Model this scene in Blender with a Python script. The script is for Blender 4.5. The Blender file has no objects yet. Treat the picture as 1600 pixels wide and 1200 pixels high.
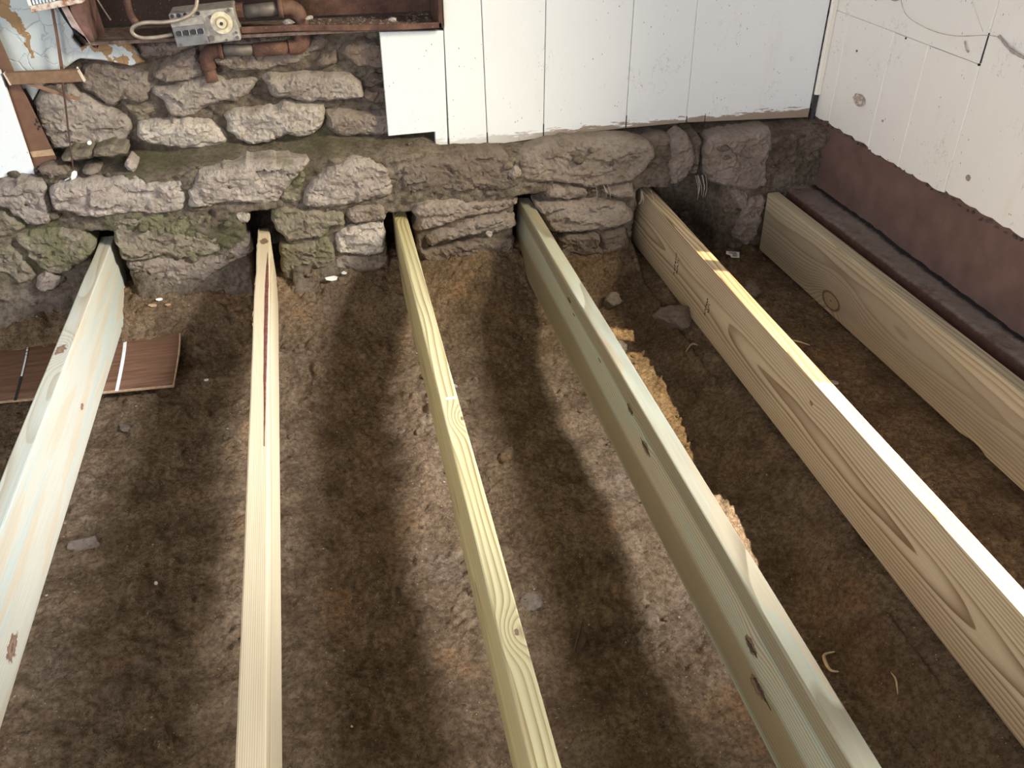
import bpy, bmesh, math, random
import numpy as np
from mathutils import Matrix, Vector, geometry, noise as mn

scene = bpy.context.scene
COL = scene.collection

# ------------------------------------------------------------------ camera, sky, sun, window light, exposure
cd = bpy.data.cameras.new('camera')
cam = bpy.data.objects.new('camera', cd)
COL.objects.link(cam)
cd.sensor_width = 36.0
cd.lens = 30.70
cd.clip_start = 0.02
cam.matrix_world = Matrix(((0.976763, 0.121132, -0.176807, 0.0),
                           (-0.214315, 0.545788, -0.810051, 0.0),
                           (-0.001625, 0.829121, 0.559067, 1.30),
                           (0, 0, 0, 1)))
scene.camera = cam

world = bpy.data.worlds.new('room_daylight')
scene.world = world
world.use_nodes = True
bg = world.node_tree.nodes['Background']
bg.inputs[0].default_value = (0.94, 0.97, 1.03, 1)
bg.inputs[1].default_value = 0.66

sd = bpy.data.lights.new('sun', 'SUN')
sd.energy = 19.0
sd.angle = math.radians(0.6)
sd.color = (1.0, 0.93, 0.80)
sun = bpy.data.objects.new('sun', sd)
COL.objects.link(sun)
sun.location = (4, -1.5, 6)
sun.rotation_euler = Vector((-1.0, 0.42, -1.8)).to_track_quat('-Z', 'Y').to_euler()

ad = bpy.data.lights.new('window_daylight', 'AREA')
ad.shape = 'RECTANGLE'
ad.size = 3.2
ad.size_y = 0.95
ad.energy = 1780
ad.color = (0.95, 0.97, 1.0)
wl = bpy.data.objects.new('window_daylight', ad)
COL.objects.link(wl)
wl.location = (4.60, -0.70, 3.68)
wl.rotation_euler = Vector((-4.4, 1.9, -3.6)).to_track_quat('-Z', 'Z').to_euler()

rd = bpy.data.lights.new('rear_fill_light', 'AREA')     # added fill behind the camera to brighten walls and joist sides
rd.shape = 'RECTANGLE'
rd.size = 2.2
rd.size_y = 1.2
rd.energy = 66
rd.color = (1.0, 0.985, 0.97)
rl = bpy.data.objects.new('rear_fill_light', rd)
COL.objects.link(rl)
rl.location = (-1.7, -1.9, 1.55)
rl.rotation_euler = Vector((2.6, 4.3, -0.75)).to_track_quat('-Z', 'Z').to_euler()

vs = scene.view_settings
vs.view_transform = 'Standard'
vs.look = 'None'
vs.gamma = 1.0
vs.use_curve_mapping = False
vs.exposure = 0.34

# ------------------------------------------------------------------ helpers
def link(o, parent=None, loc=None):
    COL.objects.link(o)
    if loc is not None:
        o.location = loc
    if parent is not None:
        o.parent = parent
    return o

def obj(name, me, mat=None, parent=None, loc=None):
    o = bpy.data.objects.new(name, me)
    if mat is not None:
        me.materials.clear()
        me.materials.append(mat)
    return link(o, parent, loc)

def mesh_from_bm(name, bm, smooth=False):
    bmesh.ops.recalc_face_normals(bm, faces=bm.faces)
    me = bpy.data.meshes.new(name)
    bm.to_mesh(me)
    bm.free()
    if smooth:
        me.polygons.foreach_set('use_smooth', [True] * len(me.polygons))
    return me

def tag(o, label, cat, group=None):
    o['label'] = label
    o['category'] = cat
    if group:
        o['group'] = group
    return o

def empty(name, loc=(0, 0, 0), parent=None):
    o = bpy.data.objects.new(name, None)
    o.empty_display_size = 0.05
    return link(o, parent, loc)

def add_box(bm, lo, hi, bevel=0.0):
    r = bmesh.ops.create_cube(bm, size=1.0)
    for v in r['verts']:
        for i in range(3):
            v.co[i] = lo[i] + (v.co[i] + 0.5) * (hi[i] - lo[i])
    if bevel > 0:
        es = list({e for v in r['verts'] for e in v.link_edges})
        bmesh.ops.bevel(bm, geom=es, offset=bevel, segments=2, affect='EDGES', profile=0.5)

def add_tube(bm, pts, rad, seg=10, caps=True):
    pts = [Vector(p) for p in pts]
    n = len(pts)
    rads = rad if isinstance(rad, (list, tuple)) else [rad] * n
    rings = []
    up = Vector((0.13, 0.31, 0.94))
    for i, p in enumerate(pts):
        t = (pts[min(i + 1, n - 1)] - pts[max(i - 1, 0)]).normalized()
        a = up - t * up.dot(t)
        if a.length < 1e-3:
            a = Vector((1, 0, 0)) - t * t.x
        a.normalize()
        up = a
        b = t.cross(a)
        rings.append([bm.verts.new(p + (a * math.cos(k * 2 * math.pi / seg) + b * math.sin(k * 2 * math.pi / seg)) * rads[i]) for k in range(seg)])
    for i in range(n - 1):
        for k in range(seg):
            k2 = (k + 1) % seg
            bm.faces.new((rings[i][k], rings[i][k2], rings[i + 1][k2], rings[i + 1][k]))
    if caps:
        bm.faces.new(rings[0][::-1])
        bm.faces.new(rings[-1])

def add_prism(bm, poly, y0, y1, bevel=0.0):
    """polygon of (x, z) extruded in y from y0 (front) to y1 (back)"""
    f = [bm.verts.new((x, y0, z)) for x, z in poly]
    b = [bm.verts.new((x, y1, z)) for x, z in poly]
    n = len(poly)
    fs = [bm.faces.new(f), bm.faces.new(b[::-1])]
    for i in range(n):
        j = (i + 1) % n
        fs.append(bm.faces.new((f[i], b[i], b[j], f[j])))
    if bevel > 0:
        bmesh.ops.recalc_face_normals(bm, faces=bm.faces)
        es = list(fs[0].edges)
        bmesh.ops.bevel(bm, geom=es, offset=bevel, segments=1, affect='EDGES')

def catmull(pts, k=6):
    pts = [Vector(p) for p in pts]
    out = []
    n = len(pts)
    for i in range(n - 1):
        p0, p1, p2, p3 = pts[max(i - 1, 0)], pts[i], pts[i + 1], pts[min(i + 2, n - 1)]
        for j in range(k):
            t = j / k
            out.append(0.5 * ((2 * p1) + (p2 - p0) * t + (2 * p0 - 5 * p1 + 4 * p2 - p3) * t * t + (3 * p1 - p0 - 3 * p2 + p3) * t ** 3))
    out.append(pts[-1])
    return out

# vectorised value noise
def _h(ix, iy, s):
    n = (ix.astype(np.int64) * 374761393 + iy.astype(np.int64) * 668265263 + s * 982451653) & 0xffffffff
    n = ((n ^ (n >> 13)) * 1274126177) & 0xffffffff
    n = n ^ (n >> 16)
    return (n & 0xffff) / 65535.0

def vnoise(x, y, s=0):
    ix, iy = np.floor(x), np.floor(y)
    fx, fy = x - ix, y - iy
    fx = fx * fx * fx * (fx * (fx * 6 - 15) + 10)
    fy = fy * fy * fy * (fy * (fy * 6 - 15) + 10)
    a, b = _h(ix, iy, s), _h(ix + 1, iy, s)
    c, d = _h(ix, iy + 1, s), _h(ix + 1, iy + 1, s)
    return (a + (b - a) * fx) * (1 - fy) + (c + (d - c) * fx) * fy - 0.5

def fbm(x, y, f, o=4, s=0, gain=0.5):
    t = 0
    a = 1.0
    ca, sa = 0.8, 0.6
    for i in range(o):
        t = t + a * vnoise(x * f, y * f, s + i * 17)
        x, y = ca * x - sa * y + 3.1, sa * x + ca * y + 1.7
        f *= 2.03
        a *= gain
    return t

def sstep(a, b, x):
    t = np.clip((x - a) / (b - a), 0, 1)
    return t * t * (3 - 2 * t)

def grid_mesh(name, X, Y, Z, mask=None):
    ny, nx = X.shape
    co = np.stack([X, Y, Z], -1).reshape(-1, 3).astype(np.float32)
    i = np.arange(ny * nx).reshape(ny, nx)
    q = np.stack([i[:-1, :-1], i[:-1, 1:], i[1:, 1:], i[1:, :-1]], -1).reshape(-1, 4)
    if mask is not None:
        q = q[mask.reshape(-1)]
    me = bpy.data.meshes.new(name)
    me.vertices.add(len(co))
    me.vertices.foreach_set('co', co.ravel())
    me.loops.add(q.size)
    me.loops.foreach_set('vertex_index', q.ravel().astype(np.int32))
    me.polygons.add(len(q))
    me.polygons.foreach_set('loop_start', (np.arange(len(q)) * 4).astype(np.int32))
    me.polygons.foreach_set('loop_total', np.full(len(q), 4, np.int32))
    me.update(calc_edges=True)
    me.polygons.foreach_set('use_smooth', np.ones(len(q), bool))
    return me

# ------------------------------------------------------------------ material helper
class Mat:
    def __init__(self, name, rough=0.8, spec=0.3, metal=0.0):
        self.m = bpy.data.materials.new(name)
        self.m.use_nodes = True
        self.t = self.m.node_tree
        self.b = self.t.nodes['Principled BSDF']
        self.b.inputs['Roughness'].default_value = rough
        self.b.inputs['Specular IOR Level'].default_value = spec
        self.b.inputs['Metallic'].default_value = metal

    def node(self, ty, **kw):
        n = self.t.nodes.new(ty)
        for k, v in kw.items():
            setattr(n, k, v)
        return n

    def put(self, s, v):
        if isinstance(v, bpy.types.NodeSocket):
            self.t.links.new(v, s)
        elif v is not None:
            s.default_value = (*v, 1) if (s.type == 'RGBA' and len(v) == 3) else v

    def coord(self, kind='Object'):
        return self.node('ShaderNodeTexCoord').outputs[kind]

    def pos(self):
        return self.node('ShaderNodeNewGeometry').outputs['Position']

    def scale(self, v, s, off=(0, 0, 0)):
        n = self.node('ShaderNodeMapping')
        self.put(n.inputs['Vector'], v)
        n.inputs['Scale'].default_value = s
        n.inputs['Location'].default_value = off
        return n.outputs[0]

    def noise(self, v, sc=5, det=4, rough=0.55, dist=0.0):
        n = self.node('ShaderNodeTexNoise')
        self.put(n.inputs['Vector'], v)
        n.inputs['Scale'].default_value = sc
        n.inputs['Detail'].default_value = det
        n.inputs['Roughness'].default_value = rough
        n.inputs['Distortion'].default_value = dist
        return n.outputs['Fac']

    def voro(self, v, sc=20, feature='F1', out='Distance'):
        n = self.node('ShaderNodeTexVoronoi', feature=feature)
        self.put(n.inputs['Vector'], v)
        n.inputs['Scale'].default_value = sc
        return n.outputs[out]

    def math(self, op, a, b=0.0, c=None, clamp=False):
        n = self.node('ShaderNodeMath', operation=op)
        n.use_clamp = clamp
        self.put(n.inputs[0], a)
        self.put(n.inputs[1], b)
        if c is not None:
            self.put(n.inputs[2], c)
        return n.outputs[0]

    def rng(self, v, a, b, lo=0.0, hi=1.0, smooth=True):
        n = self.node('ShaderNodeMapRange')
        n.interpolation_type = 'SMOOTHSTEP' if smooth else 'LINEAR'
        self.put(n.inputs['Value'], v)
        for k, x in (('From Min', a), ('From Max', b), ('To Min', lo), ('To Max', hi)):
            n.inputs[k].default_value = x
        return n.outputs[0]

    def mix(self, f, a, b, mode='MIX'):
        n = self.node('ShaderNodeMix', data_type='RGBA', blend_type=mode)
        self.put(n.inputs[0], f)
        self.put(n.inputs[6], a)
        self.put(n.inputs[7], b)
        return n.outputs[2]

    def ramp(self, f, stops):
        n = self.node('ShaderNodeValToRGB')
        self.put(n.inputs[0], f)
        e = n.color_ramp.elements
        while len(e) < len(stops):
            e.new(0.5)
        for i, (p, c) in enumerate(stops):
            e[i].position = p
            e[i].color = (*c, 1)
        return n.outputs[0]

    def xyz(self, v):
        n = self.node('ShaderNodeSeparateXYZ')
        self.put(n.inputs[0], v)
        return n.outputs

    def vec(self, x, y, z):
        n = self.node('ShaderNodeCombineXYZ')
        for i, v in enumerate((x, y, z)):
            self.put(n.inputs[i], v)
        return n.outputs[0]

    def bump(self, h, strength=0.5, dist=0.005):
        n = self.node('ShaderNodeBump')
        n.inputs['Strength'].default_value = strength
        n.inputs['Distance'].default_value = dist
        self.put(n.inputs['Height'], h)
        self.t.links.new(n.outputs[0], self.b.inputs['Normal'])

    def color(self, c):
        self.put(self.b.inputs['Base Color'], c)
        return self.m

def plain(name, c, rough=0.8, metal=0.0, var=0.12, sc=60, bump=0.2):
    M = Mat(name, rough, 0.3, metal)
    v = M.coord()
    n = M.noise(v, sc, 5)
    d = tuple(x * (1 - var * 1.6) for x in c)
    l = tuple(min(1, x * (1 + var)) for x in c)
    if bump:
        M.bump(n, bump, 0.002)
    return M.color(M.ramp(n, [(0.3, d), (0.7, l)]))

# ------------------------------------------------------------------ materials
def soil_material():
    M = Mat('soil', 0.95, 0.1)
    p = M.pos()
    big = M.noise(p, 2.2, 4, 0.6)
    mid = M.noise(p, 11, 6, 0.65)
    fine = M.noise(p, 95, 6, 0.7)
    c = M.ramp(mid, [(0.28, (0.130, 0.085, 0.051)), (0.5, (0.245, 0.170, 0.107)), (0.72, (0.345, 0.255, 0.172))])
    c = M.mix(M.rng(M.noise(p, 5.5, 5, 0.6), 0.56, 0.70), c, (0.32, 0.195, 0.105))      # ochre clay patches
    c = M.mix(M.rng(big, 0.52, 0.70, 0, 0.7), c, (0.275, 0.208, 0.155))
    c = M.mix(M.rng(fine, 0.30, 0.72), M.mix(1.0, c, (0.42, 0.40, 0.38), 'MULTIPLY'), c)
    c = M.mix(M.rng(M.noise(p, 190, 4, 0.7), 0.40, 0.30, 0, 0.75), c, (0.05, 0.032, 0.022))
    crk = M.noise(p, 13, 5, 0.6)
    c = M.mix(M.math('MULTIPLY', M.rng(M.math('ABSOLUTE', M.math('SUBTRACT', crk, 0.5)), 0.0, 0.006, 0.8, 0), M.rng(M.noise(p, 9, 2), 0.52, 0.60)), c, (0.045, 0.030, 0.022))
    grit = M.voro(p, 150)
    gs = M.rng(M.noise(p, 60, 2), 0.56, 0.66)
    c = M.mix(M.math('MULTIPLY', M.rng(grit, 0.12, 0.22, 1, 0), gs), c, (0.42, 0.36, 0.30))
    M.bump(M.math('ADD', M.math('MULTIPLY', fine, 0.7), M.math('MULTIPLY', M.noise(p, 300, 3, 0.7), 0.45)), 1.0, 0.010)
    return M.color(c)

def stone_material():
    M = Mat('limestone', 0.92, 0.15)
    p = M.pos()
    oi = M.node('ShaderNodeObjectInfo')
    tone = oi.outputs['Color']
    n1 = M.noise(p, 14, 6, 0.65)
    n2 = M.noise(p, 70, 6, 0.7)
    n3 = M.noise(M.scale(p, (8, 8, 34)), 1.6, 5, 0.65)
    c = M.ramp(n1, [(0.3, (0.62, 0.57, 0.52)), (0.5, (0.86, 0.82, 0.78)), (0.72, (1.0, 0.98, 0.95))])
    c = M.mix(1.0, tone, c, 'MULTIPLY')
    c = M.mix(M.rng(n3, 0.50, 0.72, 0, 0.55), c, M.mix(1.0, c, (0.72, 0.60, 0.50), 'MULTIPLY'))
    c = M.mix(M.rng(n2, 0.28, 0.52, 0.65, 0), c, (0.085, 0.068, 0.054))
    # moss, thick on the lower left part of the wall
    xyz = M.xyz(p)
    where = M.math('MULTIPLY', M.rng(xyz[0], 0.12, -0.08), M.rng(xyz[2], 0.52, 0.46))
    where = M.math('MULTIPLY', where, M.rng(xyz[2], 0.12, 0.24))
    mm = M.rng(M.math('ADD', M.noise(p, 9, 5, 0.6), M.math('MULTIPLY', oi.outputs['Alpha'], 0.16)), 0.58, 0.74, 0, 0.75)
    mc = M.mix(n2, (0.062, 0.060, 0.030), (0.155, 0.152, 0.080))
    c = M.mix(M.math('MULTIPLY', mm, where), c, mc)
    M.bump(M.math('ADD', M.math('MULTIPLY', n2, 0.55), M.math('MULTIPLY', M.noise(p, 230, 4, 0.7), 0.45)), 0.9, 0.007)
    return M.color(c)

def mortar_material():
    M = Mat('earth_mortar', 0.95, 0.1)
    p = M.pos()
    n1 = M.noise(p, 10, 6, 0.65)
    n2 = M.noise(p, 75, 6, 0.7)
    c = M.ramp(n1, [(0.3, (0.080, 0.061, 0.046)), (0.5, (0.155, 0.125, 0.098)), (0.72, (0.225, 0.188, 0.155))])
    c = M.mix(M.rng(n2, 0.3, 0.6, 0.7, 0), c, (0.036, 0.027, 0.021))
    xyz = M.xyz(p)
    where = M.math('MULTIPLY', M.rng(xyz[0], 0.30, 0.0), M.rng(xyz[2], 0.17, 0.26))
    where = M.math('MULTIPLY', where, M.rng(xyz[2], 0.60, 0.50))
    mm = M.rng(M.noise(p, 7, 5, 0.6), 0.46, 0.64, 0, 0.85)
    c = M.mix(M.math('MULTIPLY', mm, where), c, M.mix(n2, (0.042, 0.042, 0.022), (0.125, 0.122, 0.064)))
    M.bump(M.math('ADD', M.math('MULTIPLY', n2, 0.6), M.math('MULTIPLY', M.noise(p, 240, 4, 0.7), 0.4)), 1.0, 0.008)
    return M.color(c)

def paint_material(name, base, worn_z=None):
    """old white gloss on boards, with flecks, hairline scratches and a worn bottom edge"""
    M = Mat(name, 0.42, 0.4)
    p = M.pos()
    xyz = M.xyz(p)
    n1 = M.noise(p, 3, 4)
    c = M.mix(n1, tuple(x * 0.94 for x in base), tuple(min(1, x * 1.04) for x in base))
    fl = M.rng(M.voro(M.scale(p, (1, 1, 0.42)), 105), 0.08, 0.14, 1, 0)
    fm = M.rng(M.noise(p, 16, 3), 0.51, 0.64)
    c = M.mix(M.math('MULTIPLY', fl, fm), c, (0.16, 0.12, 0.09))
    sn = M.noise(M.scale(p, (9, 9, 3.4)), 2.6, 4, 0.6)
    ln = M.rng(M.math('ABSOLUTE', M.math('SUBTRACT', sn, 0.5)), 0.0, 0.0045, 1, 0)
    lm = M.rng(M.noise(p, 7.0, 2), 0.54, 0.62)
    c = M.mix(M.math('MULTIPLY', M.math('MULTIPLY', ln, lm), 0.65), c, (0.24, 0.19, 0.15))
    c = M.mix(M.rng(M.noise(M.scale(p, (5, 5, 1.2)), 3, 4), 0.58, 0.8, 0, 0.35), c, tuple(x * y for x, y in zip(base, (0.86, 0.78, 0.66))))
    if worn_z is not None:
        e = M.math('ADD', xyz[2], M.math('MULTIPLY', M.math('SUBTRACT', M.noise(M.scale(p, (7, 7, 40)), 2.5, 5, 0.65), 0.5), 0.075))
        slope = M.math('MULTIPLY', M.math('SUBTRACT', xyz[0], 0.45), 0.018)
        e = M.math('SUBTRACT', e, slope)
        amount = M.rng(xyz[0], 0.40, 0.75, 0.35, 1.0)
        c = M.mix(M.math('MULTIPLY', M.rng(e, worn_z, worn_z + 0.006, 1, 0), amount), c, (0.30, 0.235, 0.19))
    M.bump(M.math('ADD', M.math('MULTIPLY', M.noise(p, 40, 5), 0.8), M.math('MULTIPLY', ln, -0.3)), 0.22, 0.003)
    return M.color(c)

def wood_material(name, pith, freq, early, late, stain=None, stain_amt=0.6, knots=(), wob=0.014, lines=0.8, seed=0.0, stain_sc=(16, 1.5, 16), stain2=None, st2=0.75, split=None, sharp=0.62):
    M = Mat(name, 0.55, 0.35)
    p = M.coord()
    x, y, z = M.xyz(p)
    w1 = M.math('SUBTRACT', M.noise(M.scale(p, (5, 0.75, 5), (seed, seed * 1.7, 0)), 1.4, 2, 0.4), 0.5)
    w2 = M.math('SUBTRACT', M.noise(M.scale(p, (10, 2.6, 10), (seed, 0, seed)), 1.4, 2, 0.4), 0.5)
    dx = M.math('SUBTRACT', x, pith[0])
    dz = M.math('SUBTRACT', z, pith[1])
    r = M.math('SQRT', M.math('ADD', M.math('MULTIPLY', dx, dx), M.math('MULTIPLY', dz, dz)))
    r = M.math('ADD', r, M.math('MULTIPLY', w1, wob * 2))
    r = M.math('ADD', r, M.math('MULTIPLY', w2, wob * 0.30))
    cores = []
    for (kx, ky, kz, size, amp) in knots:
        v = M.vec(M.math('SUBTRACT', x, kx), M.math('MULTIPLY', M.math('SUBTRACT', y, ky), 0.55), M.math('SUBTRACT', z, kz))
        n = M.node('ShaderNodeVectorMath', operation='LENGTH')
        M.put(n.inputs[0], v)
        d = n.outputs['Value']
        g = M.math('POWER', 2.718, M.math('MULTIPLY', M.math('MULTIPLY', d, d), -1.0 / max(0.022, 2.6 * size) ** 2))
        r = M.math('ADD', r, M.math('MULTIPLY', g, amp))
        dn = M.math('ADD', M.math('DIVIDE', d, size), M.math('MULTIPLY', w2, 0.6))
        if size > 0.015:
            kc = M.ramp(M.math('MULTIPLY', dn, 0.8), [(0.0, (0.13, 0.08, 0.05)), (0.14, (0.33, 0.25, 0.15)), (0.40, (0.27, 0.20, 0.12)), (0.62, (0.30, 0.23, 0.14)), (0.76, (0.085, 0.05, 0.03)), (0.84, (0.10, 0.06, 0.035))])
        else:
            dn = M.math('ADD', dn, M.math('MULTIPLY', M.math('SUBTRACT', M.noise(p, 110, 3), 0.5), 1.5))
            kc = M.ramp(M.math('MULTIPLY', dn, 0.8), [(0.0, (0.075, 0.045, 0.03)), (0.35, (0.21, 0.12, 0.07)), (0.7, (0.11, 0.06, 0.035)), (0.9, (0.16, 0.095, 0.05))])
        cores.append((M.rng(dn, 1.0, 1.2, 0.92, 0), kc))
    t = M.math('FRACT', M.math('MULTIPLY', r, freq))
    mid = tuple((a * 0.65 + b * 0.35) for a, b in zip(early, late))
    ringf = M.ramp(t, [(0.0, (0, 0, 0)), (sharp * 0.55, (0, 0, 0)), (sharp, (0.35, 0.35, 0.35)), (0.90, (1, 1, 1)), (0.965, (1, 1, 1)), (1.0, (0, 0, 0))])
    vary = M.rng(M.noise(M.scale(p, (20, 1.2, 20), (0, seed, 0)), 1.3, 3), 0.35, 0.65, lines * 0.6, lines)
    base = early
    if stain is not None:
        s = M.noise(M.scale(p, stain_sc, (seed * 2, 0, seed)), 1.2, 4, 0.55)
        base = M.mix(M.rng(s, 0.44, 0.60, 0, stain_amt), base, stain)
    if stain2 is not None:
        s = M.noise(M.scale(p, (22, 2.2, 22), (seed, 3, seed)), 1.2, 2, 0.4)
        base = M.mix(M.rng(s, 0.55, 0.585, 0, st2), base, stain2)
    if split is not None:          # a browner cast in bands along the broad face
        for zc, half, col, amt in split:
            d = M.math('ABSOLUTE', M.math('SUBTRACT', M.math('ADD', z, M.math('MULTIPLY', w1, 0.05)), zc))
            base = M.mix(M.rng(d, half, half * 0.55, 0, amt), base, col)
    c = M.mix(M.math('MULTIPLY', ringf, vary), base, late)
    fib = M.noise(M.scale(p, (420, 6, 420)), 1.0, 3, 0.6)
    c = M.mix(M.rng(fib, 0.35, 0.65, 0.36, 0), c, M.mix(1.0, c, (0.78, 0.74, 0.68), 'MULTIPLY'))
    for k, kc in cores:
        c = M.mix(k, c, kc)
    M.bump(M.math('ADD', M.math('MULTIPLY', t, 0.35), fib), 0.12, 0.0015)
    return M.color(c)

def rust_material(name='rusty_steel', left_shade=False):
    M = Mat(name, 0.85, 0.3, 0.15)
    p = M.pos()
    n1 = M.noise(p, 16, 6, 0.65)
    n2 = M.noise(p, 120, 4, 0.65)
    c = M.ramp(n1, [(0.3, (0.060, 0.032, 0.026)), (0.5, (0.115, 0.060, 0.046)), (0.68, (0.20, 0.105, 0.072))])
    c = M.mix(M.rng(n2, 0.5, 0.75, 0, 0.5), c, (0.055, 0.045, 0.045))
    if left_shade:  # shade of the deep casing painted near-black towards the left
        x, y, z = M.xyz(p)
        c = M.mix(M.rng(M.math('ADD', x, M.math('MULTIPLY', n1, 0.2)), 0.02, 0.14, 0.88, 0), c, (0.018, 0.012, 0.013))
    c = M.mix(M.rng(M.noise(p, 300, 2), 0.66, 0.74), c, (0.36, 0.25, 0.19))
    M.bump(n2, 0.6, 0.003)
    return M.color(c)

def plaster_material():
    M = Mat('cracked_paint', 0.6, 0.3)
    p = M.pos()
    n = M.noise(p, 18, 4)
    c = M.mix(n, (0.42, 0.47, 0.48), (0.58, 0.63, 0.65))
    cr = M.voro(M.vec(*[M.math('ADD', q_, M.math('MULTIPLY', M.noise(p, 25, 3), 0.05)) for q_ in M.xyz(p)]), 19, 'DISTANCE_TO_EDGE')
    c = M.mix(M.math('MULTIPLY', M.rng(cr, 0.0, 0.018, 0.7, 0), M.rng(M.noise(p, 14, 2), 0.48, 0.58)), c, (0.20, 0.19, 0.17))
    x, y, z = M.xyz(p)
    # a bare streak where the paint has fallen off
    e = M.math('ADD', M.math('ADD', x, M.math('MULTIPLY', z, 0.24)), M.math('MULTIPLY', M.math('SUBTRACT', M.noise(p, 22, 3), 0.5), 0.10))
    e = M.math('ABSOLUTE', M.math('ADD', e, 0.500))
    wide = M.rng(z, 0.74, 0.90, 0.004, 0.022, False)
    bare = M.math('MULTIPLY', M.math('LESS_THAN', e, wide), M.math('GREATER_THAN', z, 0.755))
    pat = M.math('MULTIPLY', M.math('GREATER_THAN', M.noise(p, 30, 3), 0.50), M.math('GREATER_THAN', x, -0.57))
    low = M.math('MULTIPLY', pat, M.math('LESS_THAN', z, 0.80))
    c = M.mix(M.math('MAXIMUM', bare, low), c, M.mix(n, (0.24, 0.145, 0.065), (0.38, 0.24, 0.12)))
    M.bump(M.math('ADD', M.rng(cr, 0, 0.05), M.math('MULTIPLY', bare, -2.0)), 0.5, 0.003)
    return M.color(c)

SOIL = soil_material()
STONE = stone_material()
MORTAR = mortar_material()
PAINT = paint_material('white_board_paint', (0.755, 0.775, 0.80), 0.478)  # cool light on the back wall put into the white
PAINT_R = paint_material('warm_lit_board_paint', (0.85, 0.82, 0.785))  # white boards too, with the right wall's warm light put into the colour
RUST = rust_material()
SHADED_RUST = rust_material('shaded_rust', True)
PLASTER_M = plaster_material()
DARK = plain('dark_gap', (0.045, 0.045, 0.055), 0.9)
BROWN = plain('brown_wall_paint', (0.150, 0.092, 0.078), 0.6, 0, 0.14, 14, 0.15)
DUSTY = plain('dusty_timber', (0.16, 0.105, 0.085), 0.95, 0, 0.30, 45, 0.8)
HARDBOARD = plain('brown_hardboard', (0.155, 0.082, 0.052), 0.7, 0, 0.12, 40, 0.15)
PALEWOOD = plain('pale_raw_wood', (0.42, 0.28, 0.17), 0.75, 0, 0.2, 80)
ALU = plain('dull_aluminium', (0.36, 0.335, 0.31), 0.6, 0.35, 0.22, 70, 0.3)
ALU_DARK = plain('grey_cover_plate', (0.20, 0.20, 0.21), 0.55, 0.3, 0.15, 60, 0.2)
BRASS = plain('tarnished_brass', (0.70, 0.62, 0.45), 0.4, 0.35, 0.15, 90, 0.2)
STEEL = plain('galvanised_pipe', (0.155, 0.135, 0.125), 0.6, 0.4, 0.2, 50, 0.2)
TUBE = plain('plated_tube', (0.40, 0.34, 0.28), 0.45, 0.4, 0.2, 40, 0.1)
BLACK = plain('black_void', (0.02, 0.02, 0.022), 0.9)
WHITE = plain('white_chip', (0.75, 0.75, 0.74), 0.6, 0, 0.06, 30, 0.1)
INK = plain('black_ink', (0.030, 0.028, 0.026), 0.8, 0, 0.3, 200, 0)
DUST = plain('grey_fluff', (0.34, 0.30, 0.28), 1.0, 0, 0.25, 120, 0.5)
WEB = plain('dusty_web', (0.42, 0.36, 0.34), 1.0, 0, 0.2, 90, 0)
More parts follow.
